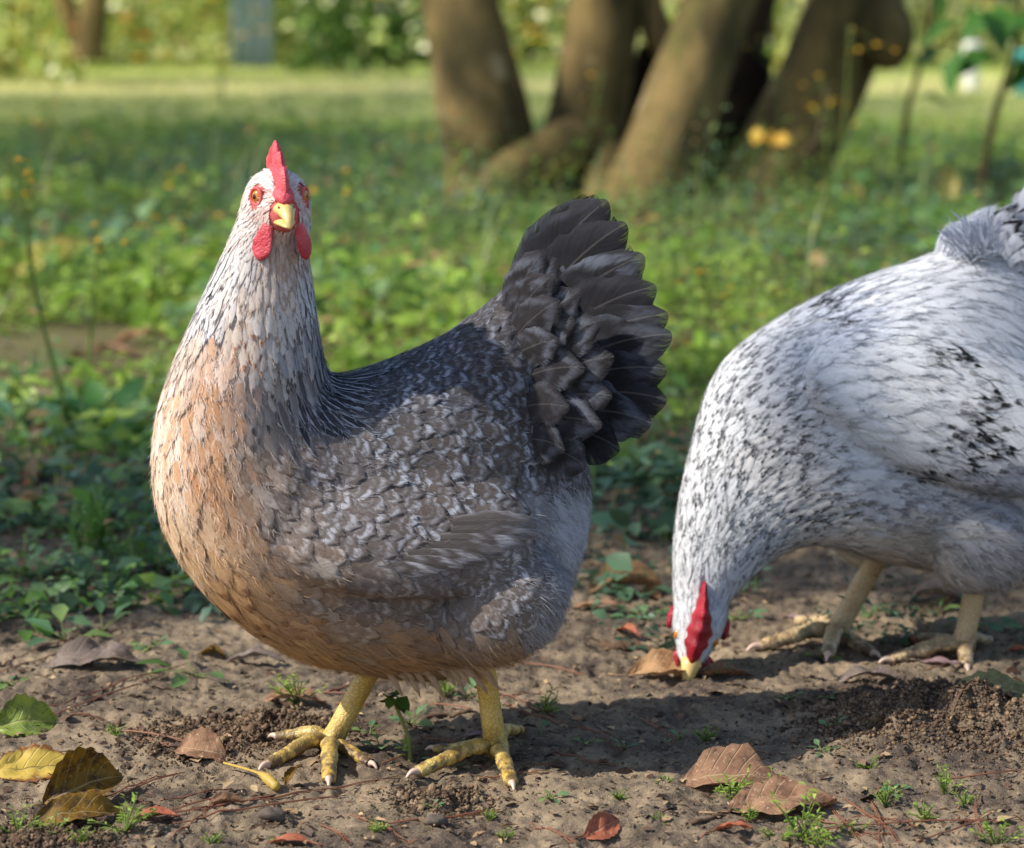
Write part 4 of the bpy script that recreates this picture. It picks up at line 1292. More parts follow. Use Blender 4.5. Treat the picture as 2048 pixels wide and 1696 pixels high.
GREENS = [(110, 146, 92), (122, 152, 104), (84, 120, 52), (98, 136, 58), (116, 150, 70), (72, 104, 54), (88, 126, 72), (110, 138, 54)]
LIME = [(140, 166, 66), (124, 156, 58), (156, 176, 84)]

def wanted(x, y):
    """how likely ground cover grows here"""
    n = fbm(x * 1.5 + 7, y * 1.5, 3, 41)
    n2 = fbm(x * 6 + 1, y * 6, 3, 47)
    edge = np.clip((y - 2.3) / 1.35, 0, 1)
    left = np.clip((y - 2.1) / .3, 0, 1) * np.clip((3.0 - y) / .4, 0, 1) * np.clip((-x - .12) / .2, 0, 1) * .62
    bare = .8 * np.exp(-((x + .72) / .42) ** 2 - ((y - 3.75) / .45) ** 2) + .45 * np.exp(-((x - .05) / .3) ** 2 - ((y - 4.1) / .3) ** 2)
    return np.clip((np.maximum(edge * .95, left) * 1.25 + (n - .5) * 2.2 + (n2 - .5) * 1.5) - .22 - bare, 0, 1)

def ground_cover():
    mb = MB()
    # clumps of weeds: small round leaves, broad leaves, upright feathery shoots
    n = 30000
    y = 2.1 + rng.random(n) ** 1.35 * 8.5
    x = rng.uniform(-1, 1, n) * (y * .30 + .45)
    keep = rng.random(n) < wanted(x, y) * np.clip(.26 + .10 * y, 0, 1) * .75
    x, y = x[keep], y[keep]
    tree = np.hypot((x - .35) / .62, (y - 7.0) / .55) < 1
    x, y = x[~tree], y[~tree]
    n = len(x)
    z = gh(x, y)
    far = np.clip((y - 2.2) / 2.5, 0, 1)
    h = rng.uniform(.012, .065, n) * (.5 + .9 * far) * (.5 + 1.2 * fbm(x * 1.7, y * 1.7, 2, 77))
    kind = (fbm(x * 2.2 + 3, y * 2.2, 2, 91) + rng.normal(0, .12, n))
    broad, shoot = kind > .62, kind < .40
    h[shoot] *= 1.9
    h *= 1 + .6 * np.exp(-((x - .3) / 1.0) ** 2 - ((y - 6.0) / .7) ** 2)      # taller round the foot of the tree
    hue = fbm(x * 1.1 + 9, y * 1.1, 3, 51) + rng.normal(0, .08, n)
    tone = pick(GREENS, n, .12)
    tone = np.where((hue > .58)[:, None], pick(LIME, n, .1), tone)
    tone = np.where((hue < .40)[:, None], pick([(84, 112, 84), (96, 126, 102), (76, 100, 70)], n, .1), tone)
    dead = rng.random(n) < .05
    tone[dead] = pick([(150, 122, 84), (130, 104, 72)], dead.sum())
    k = np.maximum(6, 15 - ((y - 2.2) * 1.2).astype(int))
    k = np.where(broad, np.maximum(4, k // 2), k)
    idx = np.repeat(np.arange(n), k)
    m = len(idx)
    a = rng.uniform(0, 2 * math.pi, m)
    f = rng.random(m)
    sh = shoot[idx]
    r = h[idx] * (.15 + .9 * rng.random(m)) * np.where(sh, .35, 1)
    P = np.stack([x[idx] + r * np.cos(a), y[idx] + r * np.sin(a), z[idx] + h[idx] * f + .002], 1)
    D = np.stack([np.cos(a), np.sin(a), rng.normal(.15, .35, m) + np.where(sh, .5, 0)], 1)
    U = np.array([0, 0, 1.0]) + rng.normal(0, .4, (m, 3))
    L = rng.uniform(.008, .020, m) * (.75 + .75 * far[idx]) * np.where(broad[idx], 2.1, 1) * np.where(sh, .8, 1)
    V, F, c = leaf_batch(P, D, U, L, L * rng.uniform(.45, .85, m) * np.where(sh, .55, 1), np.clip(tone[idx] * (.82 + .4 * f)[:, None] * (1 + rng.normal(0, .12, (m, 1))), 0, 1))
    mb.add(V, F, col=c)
    # thin grass among them
    n = 15000
    y = 2.3 + rng.random(n) ** 1.2 * 9
    x = rng.uniform(-1, 1, n) * (y * .27 + .35)
    keep = rng.random(n) < wanted(x, y) * .8
    x, y = x[keep], y[keep]
    n = len(x)
    P = np.stack([x, y, gh(x, y)], 1)
    V, F, c = blades(P, rand_dir(n), rng.uniform(.03, .12, n) * np.clip(.4 + .2 * (y - 2.2), .4, 1.3), rng.uniform(.0012, .003, n), np.clip(pick(GREENS + LIME + [(160, 146, 96)], n), 0, 1))
    mb.add(V, F, col=c)
    # tall thin stalks of grass and weed
    n = 3600
    y = 2.7 + rng.random(n) ** 1.1 * 8
    x = rng.uniform(-1, 1, n) * (y * .27 + .35)
    keep = rng.random(n) < wanted(x, y) * .8
    x, y = x[keep], y[keep]
    n = len(x)
    P = np.stack([x, y, gh(x, y)], 1)
    L = rng.uniform(.08, .30, n) * np.clip((y - 1.9) / 1.6, .4, 1)
    D = rand_dir(n)
    V, F, c = blades(P, D, L, rng.uniform(.0018, .0032, n), np.clip(pick([(138, 158, 92), (118, 146, 84), (150, 150, 96)], n), 0, 1))
    mb.add(V, F, col=c)
    k = 3
    T = np.repeat(P + norm(D) * (L * .36)[:, None] + np.array([0, 0, 1.0]) * (L * .8)[:, None], k, axis=0) + rng.normal(0, .012, (n * k, 3))
    V, F, c = leaf_batch(T, rand_dir(n * k, .4), np.array([0, 0, 1.0]) + rng.normal(0, .4, (n * k, 3)), rng.uniform(.006, .016, n * k), rng.uniform(.004, .008, n * k), np.clip(pick(LIME + GREENS[:2] + [(196, 176, 90)], n * k), 0, 1))
    mb.add(V, F, col=c)
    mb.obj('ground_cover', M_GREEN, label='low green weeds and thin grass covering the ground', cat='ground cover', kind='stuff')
    # the lawn behind
    mb = MB()
    n = 46000
    y = 8.5 + rng.random(n) * 15
    x = rng.uniform(-1, 1, n) * (y * .27 + .5)
    keep = (rng.random(n) < .5 + fbm(x * .8, y * .8, 2, 61) * .8) & ((y < 12.2) | (y > 13.3) | (rng.random(n) < .1))
    x, y = x[keep], y[keep]
    n = len(x)
    P = np.stack([x, y, gh(x, y)], 1)
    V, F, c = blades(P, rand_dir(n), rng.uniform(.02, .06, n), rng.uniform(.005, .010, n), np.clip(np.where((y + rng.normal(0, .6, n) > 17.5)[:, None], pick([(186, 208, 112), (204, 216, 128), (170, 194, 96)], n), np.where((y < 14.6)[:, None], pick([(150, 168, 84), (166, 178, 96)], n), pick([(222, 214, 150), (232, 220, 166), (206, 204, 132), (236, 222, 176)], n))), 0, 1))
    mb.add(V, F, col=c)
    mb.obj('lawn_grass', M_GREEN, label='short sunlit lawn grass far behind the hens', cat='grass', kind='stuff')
ground_cover()

def soil_stuff():
    # crumbs of soil, thick on the scratched-up heaps
    n0 = 7000
    px_, py_ = rng.uniform(-100, 2150, n0), rng.uniform(1100, 1720, n0)
    pts = [G(a, b)[:2] for a, b in zip(px_, py_)]
    for cx, cy, r, h in CLOD_P:
        k = int(7500 * r / .085)
        pts += list(np.array([cx, cy]) + rng.normal(0, r * .55, (k, 2)))
    pts = np.array(pts)
    n = len(pts)
    sz = rng.lognormal(math.log(.0006), .45, n)
    sz[n0:] *= rng.uniform(.8, 1.8, n - n0)
    oc = np.array([[1, 0, 0], [-1, 0, 0], [0, 1, 0], [0, -1, 0], [0, 0, 1], [0, 0, -1], [.6, .6, .6], [-.6, .6, .6], [.6, -.6, .6], [-.6, -.6, .6]], float)
    tri = np.array([[0, 6, 4], [6, 2, 4], [2, 7, 4], [7, 1, 4], [1, 9, 4], [9, 3, 4], [3, 8, 4], [8, 0, 4], [0, 2, 6], [2, 1, 7], [1, 3, 9], [3, 0, 8], [0, 5, 2], [2, 5, 1], [1, 5, 3], [3, 5, 0]])
    V = oc[None] * sz[:, None, None] * rng.uniform(.4, 1.45, (n, 10, 3))
    V = V + np.concatenate([pts, (gh(pts[:, 0], pts[:, 1]) + sz * .35)[:, None]], 1)[:, None]
    F = (np.arange(n)[:, None, None] * 10 + tri[None]).reshape(-1, 3)
    c = pick([(104, 86, 70), (90, 74, 62), (122, 102, 82), (78, 65, 55), (138, 116, 92)], n, .12)
    mb = MB()
    mb.add(V.reshape(-1, 3), [F], col=np.repeat(np.clip(c, 0, 1), 10, axis=0))
    mb.obj('soil_crumbs', M_CRUMB, smooth=False, label='loose crumbs and clods of brown soil strewn over the ground', cat='soil', kind='stuff')
    # shreds of dead leaf and bark
    n = 7600
    pts = np.array([G(a, b) for a, b in zip(rng.uniform(-150, 2200, n), 560 + 1150 * rng.random(n) ** .8)])
    pts[:, 2] = gh(pts[:, 0], pts[:, 1]) + .0012
    D = rand_dir(n, 0) + np.array([0, 0, 1]) * rng.normal(0, .22, (n, 1))
    L = np.minimum(rng.lognormal(math.log(.0050), .5, n), .014) * np.clip(.5 + .28 * pts[:, 1], .9, 2.4)
    U = np.array([0, 0, 1.0]) + rng.normal(0, .3, (n, 3))
    c = pick([(92, 74, 62), (112, 90, 74), (58, 46, 40), (146, 120, 94), (104, 90, 80), (84, 66, 54), (168, 144, 112)], n, .15)
    V, F, c = leaf_batch(pts, D, U, L, L * rng.uniform(.2, .8, n), np.clip(c, 0, 1), .3, .1)
    mb = MB()
    mb.add(V, F, col=c)
    mb.obj('leaf_shreds', M_CRUMB, label='small shreds of dead leaf and bark lying on the soil', cat='leaf litter', kind='stuff')
soil_stuff()

# ------------------------------------------------------------------ fallen leaves
def fallen_leaf(px, py, length, width, rot, mat, label, curl=.3, arch=.15, tilt=0.0, roll=0.0, crumple=.06, serr=.05, name='fallen_leaf', stalk=True, group='fallen leaves on the ground'):
    p = on_ground(px, py)
    s = F_PX / p[1]
    Lm, Wm = length / s, width / s
    nu, nv = 9, 15
    t = np.linspace(0, 1, nv)[:, None]
    u = np.linspace(-1, 1, nu)[None]
    prof = np.sin(math.pi * np.clip(t, .02, .985) ** .85) ** .75 * (1 + serr * np.sign(np.sin(t * 40)) * (np.abs(u) > .9))
    X = (t - .5) * Lm + 0 * u
    Yv = u * prof * Wm / 2
    sd = rng.uniform(0, 99)
    Z = curl * np.abs(u) ** 1.7 * prof * Wm * .5 + arch * Lm * np.sin(t * math.pi) + (fbm(t * 5 + sd, u * 2.2 + sd, 3, 3) - .5) * crumple * Lm * 3
    V = np.stack(np.broadcast_arrays(X, Yv * (1 - .25 * abs(curl) * np.abs(u)), Z), -1).reshape(-1, 3)
    i = (np.arange(nv - 1)[:, None] * nu + np.arange(nu - 1)[None]).ravel()
    F = [np.stack([i, i + 1, i + nu + 1, i + nu], 1)]
    fuv = np.stack(np.broadcast_arrays(u, t), -1).reshape(-1, 2)
    if stalk:
        sv, sf = tube([(-.5 * Lm, 0, Z[0, nu // 2]), (-.62 * Lm, .02 * Lm, Z[0, nu // 2] - .01 * Lm), (-.76 * Lm, .05 * Lm, Z[0, nu // 2])], [.012 * Lm, .009 * Lm, .009 * Lm], 5)
        F += [f + len(V) for f in sf]
        V = np.concatenate([V, sv])
        fuv = np.concatenate([fuv, np.tile([0.0, 0.0], (len(sv), 1))])
    M = Matrix.Rotation(R(rot), 3, 'Z') @ Matrix.Rotation(R(tilt), 3, 'Y') @ Matrix.Rotation(R(roll), 3, 'X')
    V = V @ np.array(M).T
    g = gh(V[:, 0] + p[0], V[:, 1] + p[1]) - p[2]
    V[:, 2] += -np.quantile(V[:, 2] - g, .12) + .0008
    V[:, 2] = np.maximum(V[:, 2], g + .0006)
    me = new_mesh(name, V, F, {'fuv': fuv})
    return link(name, me, mat, None, p, label, 'leaf', group)

LAND = [((650, 1530), 'the left yellow foot'), ((980, 1540), 'the right yellow foot'), ((1372, 1365), 'the pecking beak'), ((1650, 1290), 'the far foot of the white hen'), ((1900, 1325), 'the near foot of the white hen'),
        ((70, 1530), 'the yellow leaf'), ((1470, 1550), 'the large dry brown leaf'), ((1970, 1400), 'the grey green leaf'), ((50, 1440), 'the green curled leaf'), ((1900, 1470), 'the soil heap'), ((320, 1080), 'the buff breast'),
        ((0, 1690), 'the bottom left corner'), ((2048, 1690), 'the bottom right corner'), ((1150, 1120), 'the rump of the grey hen'), ((1204, 1670), 'the red brown triangular leaf'), ((190, 1070), 'the grass tuft'), ((400, 1500), 'the crumpled pale leaf'),
        ((720, 1690), 'the middle of the bottom edge'), ((60, 870), 'the blue green weed'), ((226, 860), 'the broad leaved weed'), ((700, 700), 'the dip of the grey back'), ((1340, 650), 'the grey tail'), ((1450, 900), 'the white hen neck'), ((2000, 600), 'the white hen back')]
USED = {}
def where(px, py, what):
    """say where one of many alike small things lies, by the nearest landmark"""
    best = sorted(LAND, key=lambda l: (l[0][0] - px) ** 2 + 3 * (l[0][1] - py) ** 2)
    for (lx, ly), nm in best[:4]:
        dx, dy = px - lx, (py - ly) * 1.7
        w_ = ('just ' if dx * dx + dy * dy < 90 ** 2 else '') + (('right of' if dx > 0 else 'left of') if abs(dx) > abs(dy) else ('in front of' if dy > 0 else 'behind'))
        lab = f'{what} {w_} {nm}'
        if lab not in USED:
            break
    USED[lab] = 1
    return lab

LV = [
    (52, 1462, 128, 112, 20, 'green', 'green curled leaf with dark specks standing at the left edge', .55, .10, 0, 52),
    (70, 1545, 178, 100, 14, 'yellow', 'bright yellow leaf with brown scorched rim on bare soil', .25, .08, 0, 40),
    (168, 1600, 180, 150, 34, 'olive', 'folded dark olive and brown leaf beside the yellow leaf', .9, .12, -10, 46),
    (160, 1640, 190, 90, 18, 'olive', 'mustard stained brown leaf lying below the folded olive leaf', .5, .08, 0, 30),
    (400, 1508, 116, 88, 160, 'brown', 'crumpled pale brown leaf on soil left of the yellow feet', .5, .15, 0, -34),
    (452, 1602, 70, 30, 10, 'brown', 'small curled brown leaf near the yellow seed pod', .9, .1, 0, 20),
    (588, 1576, 62, 26, 55, 'olive', 'narrow upright dark leaf leaning by the front toe', .8, .1, -30, 0),
    (312, 1640, 92, 50, 5, 'red', 'reddish leaf partly covered by needles near the bottom left', .3, .08, 0, 0),
    (582, 1690, 88, 40, 0, 'red', 'red brown leaf at the bottom edge below the grey hen', .2, .1, 0, 0),
    (1204, 1676, 96, 66, 40, 'red', 'small red brown triangular leaf standing near the bottom edge', .4, .10, -10, 45),
    (1470, 1562, 216, 140, 8, 'brown', 'large dry brown leaf at the edge of the hen shadow', .35, .10, 2, 22),
    (1566, 1622, 236, 140, 14, 'brown', 'large crumbling brown leaf below the shadow, right of centre', .25, .05, 0, 12),
    (1468, 1660, 80, 30, 8, 'red', 'thin red brown leaf fragment near the bottom right', .5, .06, 0, 0),
    (1985, 1408, 210, 84, -4, 'sage', 'long grey green veined leaf at the right edge', .5, .12, 0, 28),
    (188, 1326, 196, 84, 8, 'grey', 'dark grey brown dead leaf with ragged rim at left', .4, .10, 0, 22),
    (512, 1330, 120, 56, 0, 'grey', 'grey dead leaf on soil under the grey hen breast', .4, .14, 0, 0),
    (590, 1404, 130, 58, -6, 'brown', 'torn brown leaf under the belly of the grey hen', .5, .10, 0, 8),
    (424, 1306, 62, 34, 0, 'olive', 'small dark leaf with yellow top below the buff breast', .7, .2, 10, 0),
    (1735, 1362, 130, 66, 14, 'grey', 'dull brown leaf in shade before the white hen feet', .3, .08, 0, 0),
    (1598, 1240, 66, 30, -10, 'mauve', 'small mauve leaf behind the stretched toe of the white hen', .2, .06, 0, 0),
    (1882, 1330, 84, 34, -8, 'mauve', 'pale mauve leaf under the near foot of the white hen', .2, .04, 0, 0),
    (1880, 1214, 130, 84, -20, 'grey', 'crumpled grey leaf between the legs of the white hen', .7, .16, 0, 12),
    (2040, 1308, 64, 32, 0, 'red', 'small reddish leaf at the right edge behind the foot', .3, .08, 0, 0),
    (1330, 1350, 156, 90, 8, 'tan', 'tan dry leaf on the soil at the pecking beak', .5, .10, 0, 18),
    (1450, 1352, 120, 50, -4, 'brown', 'brown curled leaf right of the pecking beak', .6, .08, 0, 6),
    (1256, 1182, 160, 84, 0, 'tan', 'arched brown leaf behind the white hen head', .8, .16, 0, 20),
    (1196, 1226, 110, 44, -6, 'brown', 'flat brown leaf between the two hens', .3, .08, 0, 0),
    (300, 1160, 150, 60, 6, 'grey', 'grey brown leaf behind the breast at left', .4, .10, 0, 0),
    (1270, 1082, 60, 30, -30, 'tan', 'small tan leaf on soil behind the grey hen', .3, .1, 0, 0),
    (296, 690, 150, 70, 8, 'tan', 'large tan leaf among blurred weeds left of the neck', .4, .1, 0, 0),
    (60, 645, 120, 50, 0, 'tan', 'blurred tan leaf at the left edge among weeds', .4, .1, 0, 0),
    (220, 715, 130, 54, -12, 'brown', 'blurred pinkish brown leaf on bare ground at left', .4, .1, 0, 0),
    (95, 575, 210, 64, 14, 'gold', 'long pale yellow leaf propped in the weeds at left', .4, .15, -26, 55),
    (1895, 425, 96, 46, 88, 'gold', 'pale yellow leaf standing upright above the white hen back', .3, .05, -72, 0),
    (1705, 412, 56, 40, 88, 'gold', 'small yellow leaf standing in weeds right of the trunk', .3, .05, -60, 0),
    (850, 540, 150, 60, 10, 'brown', 'dark brown leaf half hidden in weeds behind the back', .5, .15, 0, 0),
    (780, 650, 170, 60, 0, 'brown', 'brown dead leaf lying behind the dip of the back', .4, .1, 0, 0),
    (950, 1480, 60, 26, 30, 'mauve', 'tiny mauve leaf behind the right yellow foot', .2, .05, 0, 0),
    (700, 1000, 10, 8, 0, None, '', 0, 0, 0, 0),
]
for a in LV:
    if a[5]:
        fallen_leaf(a[0], a[1], a[2], a[3], a[4], LM[a[5]], a[6], *a[7:11])
# small anonymous dead leaves further back
for k in range(46):
    px, py = rng.uniform(0, 2048), rng.uniform(560, 1290)
    if py > 1150 and 300 < px < 1150:
        continue
    fallen_leaf(px, py, rng.uniform(40, 100), rng.uniform(22, 46), rng.uniform(0, 360), LM[rng.choice(['brown', 'grey', 'tan', 'red'])], where(px, py, 'small dead leaf'), rng.uniform(.2, .7), rng.uniform(.04, .15), 0, rng.uniform(-15, 15), group='small dead leaves in the background')

def pod():
    p = on_ground(525, 1578)
    a, b, c = on_ground(448, 1542), on_ground(505, 1564), on_ground(556, 1588)
    V, F = tube(spline([a + [0, 0, .006], b + [0, 0, .008], (b + c) / 2 + [0, 0, .008], c + [0, 0, .004]], 24), np.interp(np.linspace(0, 1, 24), [0, .45, .55, .75, .95, 1], [.0009, .0010, .0022, .0040, .0034, .001]) * (1 + .1 * np.sin(np.arange(24) * 2.4)), 10)
    obj('seed_pod', V, F, M_POD, None, p, label='yellow seed pod with a thin stalk left of the foot', cat='seed pod')
pod()

def needle(a, b, grp):
    pa, pb = on_ground(*a), on_ground(*b)
    mid = (pa + pb) / 2
    n = 12
    t = np.linspace(0, 1, n)[:, None]
    side = norm(np.cross(pb - pa, [0, 0, 1]))
    bow = rng.normal(0, .035) * np.linalg.norm(pb - pa)
    mb = MB()
    for k in (-1, 1):
        P = pa * (1 - t) + pb * t + side * (bow * 4 * t * (1 - t) + k * .0012 * t)
        P[:, 2] = np.maximum(gh(P[:, 0], P[:, 1]) + .0012, P[:, 2] + .002 * np.sin(t[:, 0] * 3))
        V, F = tube(P, np.linspace(.00055, .0003, n), 5)
        mb.add(V, F)
    mb.obj('pine_needle', M_NEEDLE, None, mid, label=where((a[0] + b[0]) / 2, (a[1] + b[1]) / 2, 'red brown pine needle'), cat='pine needle', group=grp)
ND = [((100, 1420), (372, 1330)), ((110, 1428), (330, 1352)), ((330, 1642), (800, 1556)), ((345, 1650), (690, 1592)), ((700, 1632), (832, 1694)), ((735, 1652), (1010, 1628)), ((1000, 1392), (1245, 1508)), ((1010, 1410), (1240, 1488)),
      ((1560, 1556), (1722, 1690)), ((1690, 1606), (1800, 1692)), ((1640, 1662), (2046, 1644)), ((1820, 1690), (1992, 1622)), ((1570, 1626), (1762, 1686)), ((340, 1690), (440, 1590)), ((0, 1352), (180, 1290)), ((0, 1338), (230, 1262)),
      ((480, 1590), (330, 1630)), ((1060, 1655), (1150, 1690)), ((1190, 1668), (1140, 1690)), ((1740, 1600), (1760, 1694)), ((1960, 1590), (1968, 1670)), ((880, 1640), (1000, 1622)), ((60, 790), (0, 776)), ((560, 1590), (250, 1640)), ((1280, 1440), (1350, 1490)),
      ((1890, 1560), (2046, 1540)), ((1400, 1680), (1530, 1640)), ((640, 1650), (700, 1690)), ((200, 1600), (320, 1560)), ((960, 1560), (1100, 1546)), ((1840, 1660), (1700, 1640))]
for a, b in ND:
    needle(a, b, 'pine needles on the soil')
for k in range(38):
    px, py, an = rng.uniform(-50, 2080), rng.uniform(950, 1690), rng.normal(0, .5)
    l = rng.uniform(60, 170)
    needle((px, py), (px + l * math.cos(an), py + l * .45 * math.sin(an)), 'pine needles on the soil')

def twig(a, b, r, label):
    pa, pb = on_ground(*a), on_ground(*b)
    t = np.linspace(0, 1, 14)[:, None]
    P = pa * (1 - t) + pb * t + rng.normal(0, .0012, (14, 3))
    P[:, 2] = gh(P[:, 0], P[:, 1]) + r * .8
    V, F = tube(P, np.linspace(r, r * .6, 14) * (1 + rng.normal(0, .08, 14)), 8)
    obj('twig', V, F, M_TWIG, None, (pa + pb) / 2, label=label, cat='twig')
twig((1205, 1298), (1350, 1304), .0042, 'dark twig lying on the soil left of the pecking head')
twig((1385, 1650), (1500, 1612), .0016, 'thin black twig near the bottom right leaves')
twig((60, 1690), (150, 1660), .0014, 'thin dark twig in the bottom left corner')
twig((850, 1440), (960, 1420), .0016, 'thin twig on the soil between the yellow legs')
twig((0, 770), (290, 772), .004, 'dark stick lying across bare ground behind, at left')
twig((1840, 1436), (1950, 1430), .0016, 'thin twig below the long grey green leaf')

def stone(px, py, r, label):
    p = on_ground(px, py)
    V, F = ellipsoid(p + [0, 0, r * .3], (r * 1.3, 0, 0), (0, r, 0), (0, 0, r * .7), 12, 8)
    V = V + (np.stack([vnoise(V[:, 0] * 300, V[:, 1] * 300 + V[:, 2] * 200, k) for k in (1, 2, 3)], 1) - .5) * r * .6
    obj('stone', V, F, M_STONE, None, p, label=label, cat='stone')
stone(545, 1636, .007, 'dark grey stone beside the bottom dry leaf')
stone(870, 1648, .006, 'dark stone on sand below the right foot')

# ------------------------------------------------------------------ small plants on the soil
def plant(name, label, cat, group, p, parts):
    mb = MB()
    for V, F, c in parts:
        mb.add(V, F, col=c)
    return mb.obj(name, M_GREEN, None, p, label=label, cat=cat, group=group)

def sprig(px, py, size, label=None, group='feathery seedlings on the soil', cols=LIME):
    """finely divided seedling: stems set with narrow leaflets"""
    p = on_ground(px, py)
    h = 1.3 * size / (F_PX / p[1])
    parts = []
    ns = rng.integers(8, 14)
    for k in range(ns):
        a = rng.uniform(0, 2 * math.pi)
        el = rng.uniform(.35, 1.3)
        d = np.array([math.cos(a) * math.cos(el), math.sin(a) * math.cos(el), math.sin(el)])
        l = h * rng.uniform(.6, 1.1)
        P = spline([p + [0, 0, -.001], p + d * l * .55, p + d * l + np.array([0, 0, -.12 * l])], 6)
        V, F = tube(P, np.linspace(.0007, .0003, 6), 4)
        parts.append((V, F, np.tile(srgb((110, 130, 62)), (len(V), 1))))
        m = 9
        t = rng.uniform(.3, 1, m)
        B = p + d * (l * t)[:, None]
        sd = norm(np.cross(d, [0, 0, 1.0]))
        D = d * .6 + sd * rng.choice([-1, 1], m)[:, None] + rng.normal(0, .3, (m, 3))
        L = h * .22 * rng.uniform(.6, 1.2, m)
        parts.append(leaf_batch(B, D, np.array([0, 0, 1.0]) + rng.normal(0, .3, (m, 3)), L, L * .32, np.clip(pick(cols, m), 0, 1), .1, .1))
    return plant('seedling', label or where(px, py, 'feathery green seedling'), 'seedling', group, p, parts)

def rosette(px, py, size, n, label, group='small leafy weeds on the soil', cols=((112, 146, 100), (96, 134, 92), (124, 150, 84)), wide=.55, up=.25, name='weed'):
    p = on_ground(px, py)
    h = size / (F_PX / p[1])
    a = np.arange(n) * 2.4 + rng.uniform(0, 6)
    D = np.stack([np.cos(a), np.sin(a), rng.normal(up, .2, n)], 1)
    st = rng.uniform(.25, .6, n)[:, None] * h
    B = p + norm(D) * st + np.array([0, 0, .002])
    L = h * rng.uniform(.5, .85, n)
    parts = [leaf_batch(B, D, np.array([0, 0, 1.0]) + rng.normal(0, .25, (n, 3)), L, L * wide, np.clip(pick(cols, n, .1), 0, 1), .25, .15)]
    for k in range(n):
        V, F = tube([p, (p + B[k]) / 2 + [0, 0, .001], B[k]], [.0008, .0006, .0005], 4)
        parts.append((V, F, np.tile(srgb((120, 134, 78)), (len(V), 1))))
    return plant(name, label, 'weed', group, p, parts)

for px, py, sz in [(250, 1662, 62), (36, 1672, 50), (108, 1668, 40), (596, 1408, 60), (1462, 1604, 62), (1600, 1680, 84), (1532, 1590, 40), (1890, 1590, 50), (1990, 1690, 60), (1770, 1612, 36), (1640, 1692, 50), (750, 1668, 30), (1700, 1680, 44),
                   (230, 1470, 24), (1320, 1650, 26), (890, 1395, 60), (1090, 1425, 40), (1410, 1480, 30), (1560, 1690, 44), (1500, 1640, 30), (1850, 1640, 34), (1930, 1610, 30), (420, 1690, 26), (160, 1690, 36), (1010, 1680, 24), (1240, 1600, 22), (1740, 1540, 30), (980, 1640, 20), (1330, 1570, 22)]:
    sprig(px, py, sz)
for px, py, sz, n in [(1645, 1508, 40, 6), (1660, 1460, 34, 5), (1790, 1590, 36, 6), (1100, 1600, 36, 6), (870, 1620, 24, 4), (1360, 1480, 26, 4), (1640, 1318, 44, 6), (1660, 1400, 30, 5), (1440, 1345, 34, 5), (760, 1500, 40, 5), (740, 1470, 36, 5), (1170, 1490, 30, 5), (1080, 1470, 44, 2), (886, 1530, 44, 2),
                      (300, 1300, 44, 9), (20, 1370, 50, 6), (60, 1230, 60, 7), (40, 1150, 70, 8), (560, 1690, 24, 4), (1250, 1500, 26, 4), (1580, 1400, 30, 5), (820, 1450, 60, 7), (940, 1400, 50, 7), (1290, 1240, 60, 7), (1480, 1240, 50, 7), (1740, 1230, 60, 8), (1990, 1260, 50, 7), (1870, 1230, 54, 7)]:
    rosette(px, py, sz, n, where(px, py, 'small leafy weed'))
rosette(128, 1282, 92, 5, 'weed with broad bluish green leaves on soil at left', wide=.5, up=.35)
rosette(206, 1262, 80, 4, 'weed with a few upright pale blue green leaves near the breast', wide=.42, up=.45)
rosette(390, 1352, 100, 7, 'spreading green weed under the buff breast', wide=.42, up=.15, cols=((96, 130, 70), (112, 146, 84)))
rosette(226, 880, 150, 9, 'broad leaved green weed beside the breast at left', wide=.55, up=.7, cols=((72, 120, 56), (60, 104, 52), (88, 136, 70)))
rosette(60, 880, 140, 8, 'blue green weed with long leaves at the left edge', wide=.35, up=.45, cols=((84, 126, 96), (74, 112, 80)))
rosette(80, 1060, 120, 9, 'pale green weed with rounded leaves left of the grass tuft', wide=.6, up=.4, cols=((112, 150, 84), (128, 160, 92)))
rosette(1180, 370, 120, 8, 'leafy green weed growing before the trunk foot', wide=.6, up=.9, cols=((76, 128, 66), (94, 144, 76)))

def tuft(px, py, size, n, label):
    p = on_ground(px, py)
    h = size / (F_PX / p[1])
    P = p + np.concatenate([rng.normal(0, h * .08, (n, 2)), np.zeros((n, 1))], 1)
    parts = [blades(P, rand_dir(n), h * rng.uniform(.5, 1.1, n), np.full(n, .0028), np.clip(pick([(112, 152, 66), (96, 138, 58), (134, 164, 84)], n), 0, 1))]
    return plant('grass_tuft', label, 'grass tuft', None, p, parts)
tuft(190, 1098, 150, 60, 'bright green grass tuft on soil left of the breast')
tuft(160, 1110, 90, 30, 'short grass tuft in front of the taller tuft')
tuft(1160, 1080, 90, 40, 'low grass tuft behind the grey hen rump')
tuft(1240, 960, 110, 50, 'blurred grass tuft between the two hens')

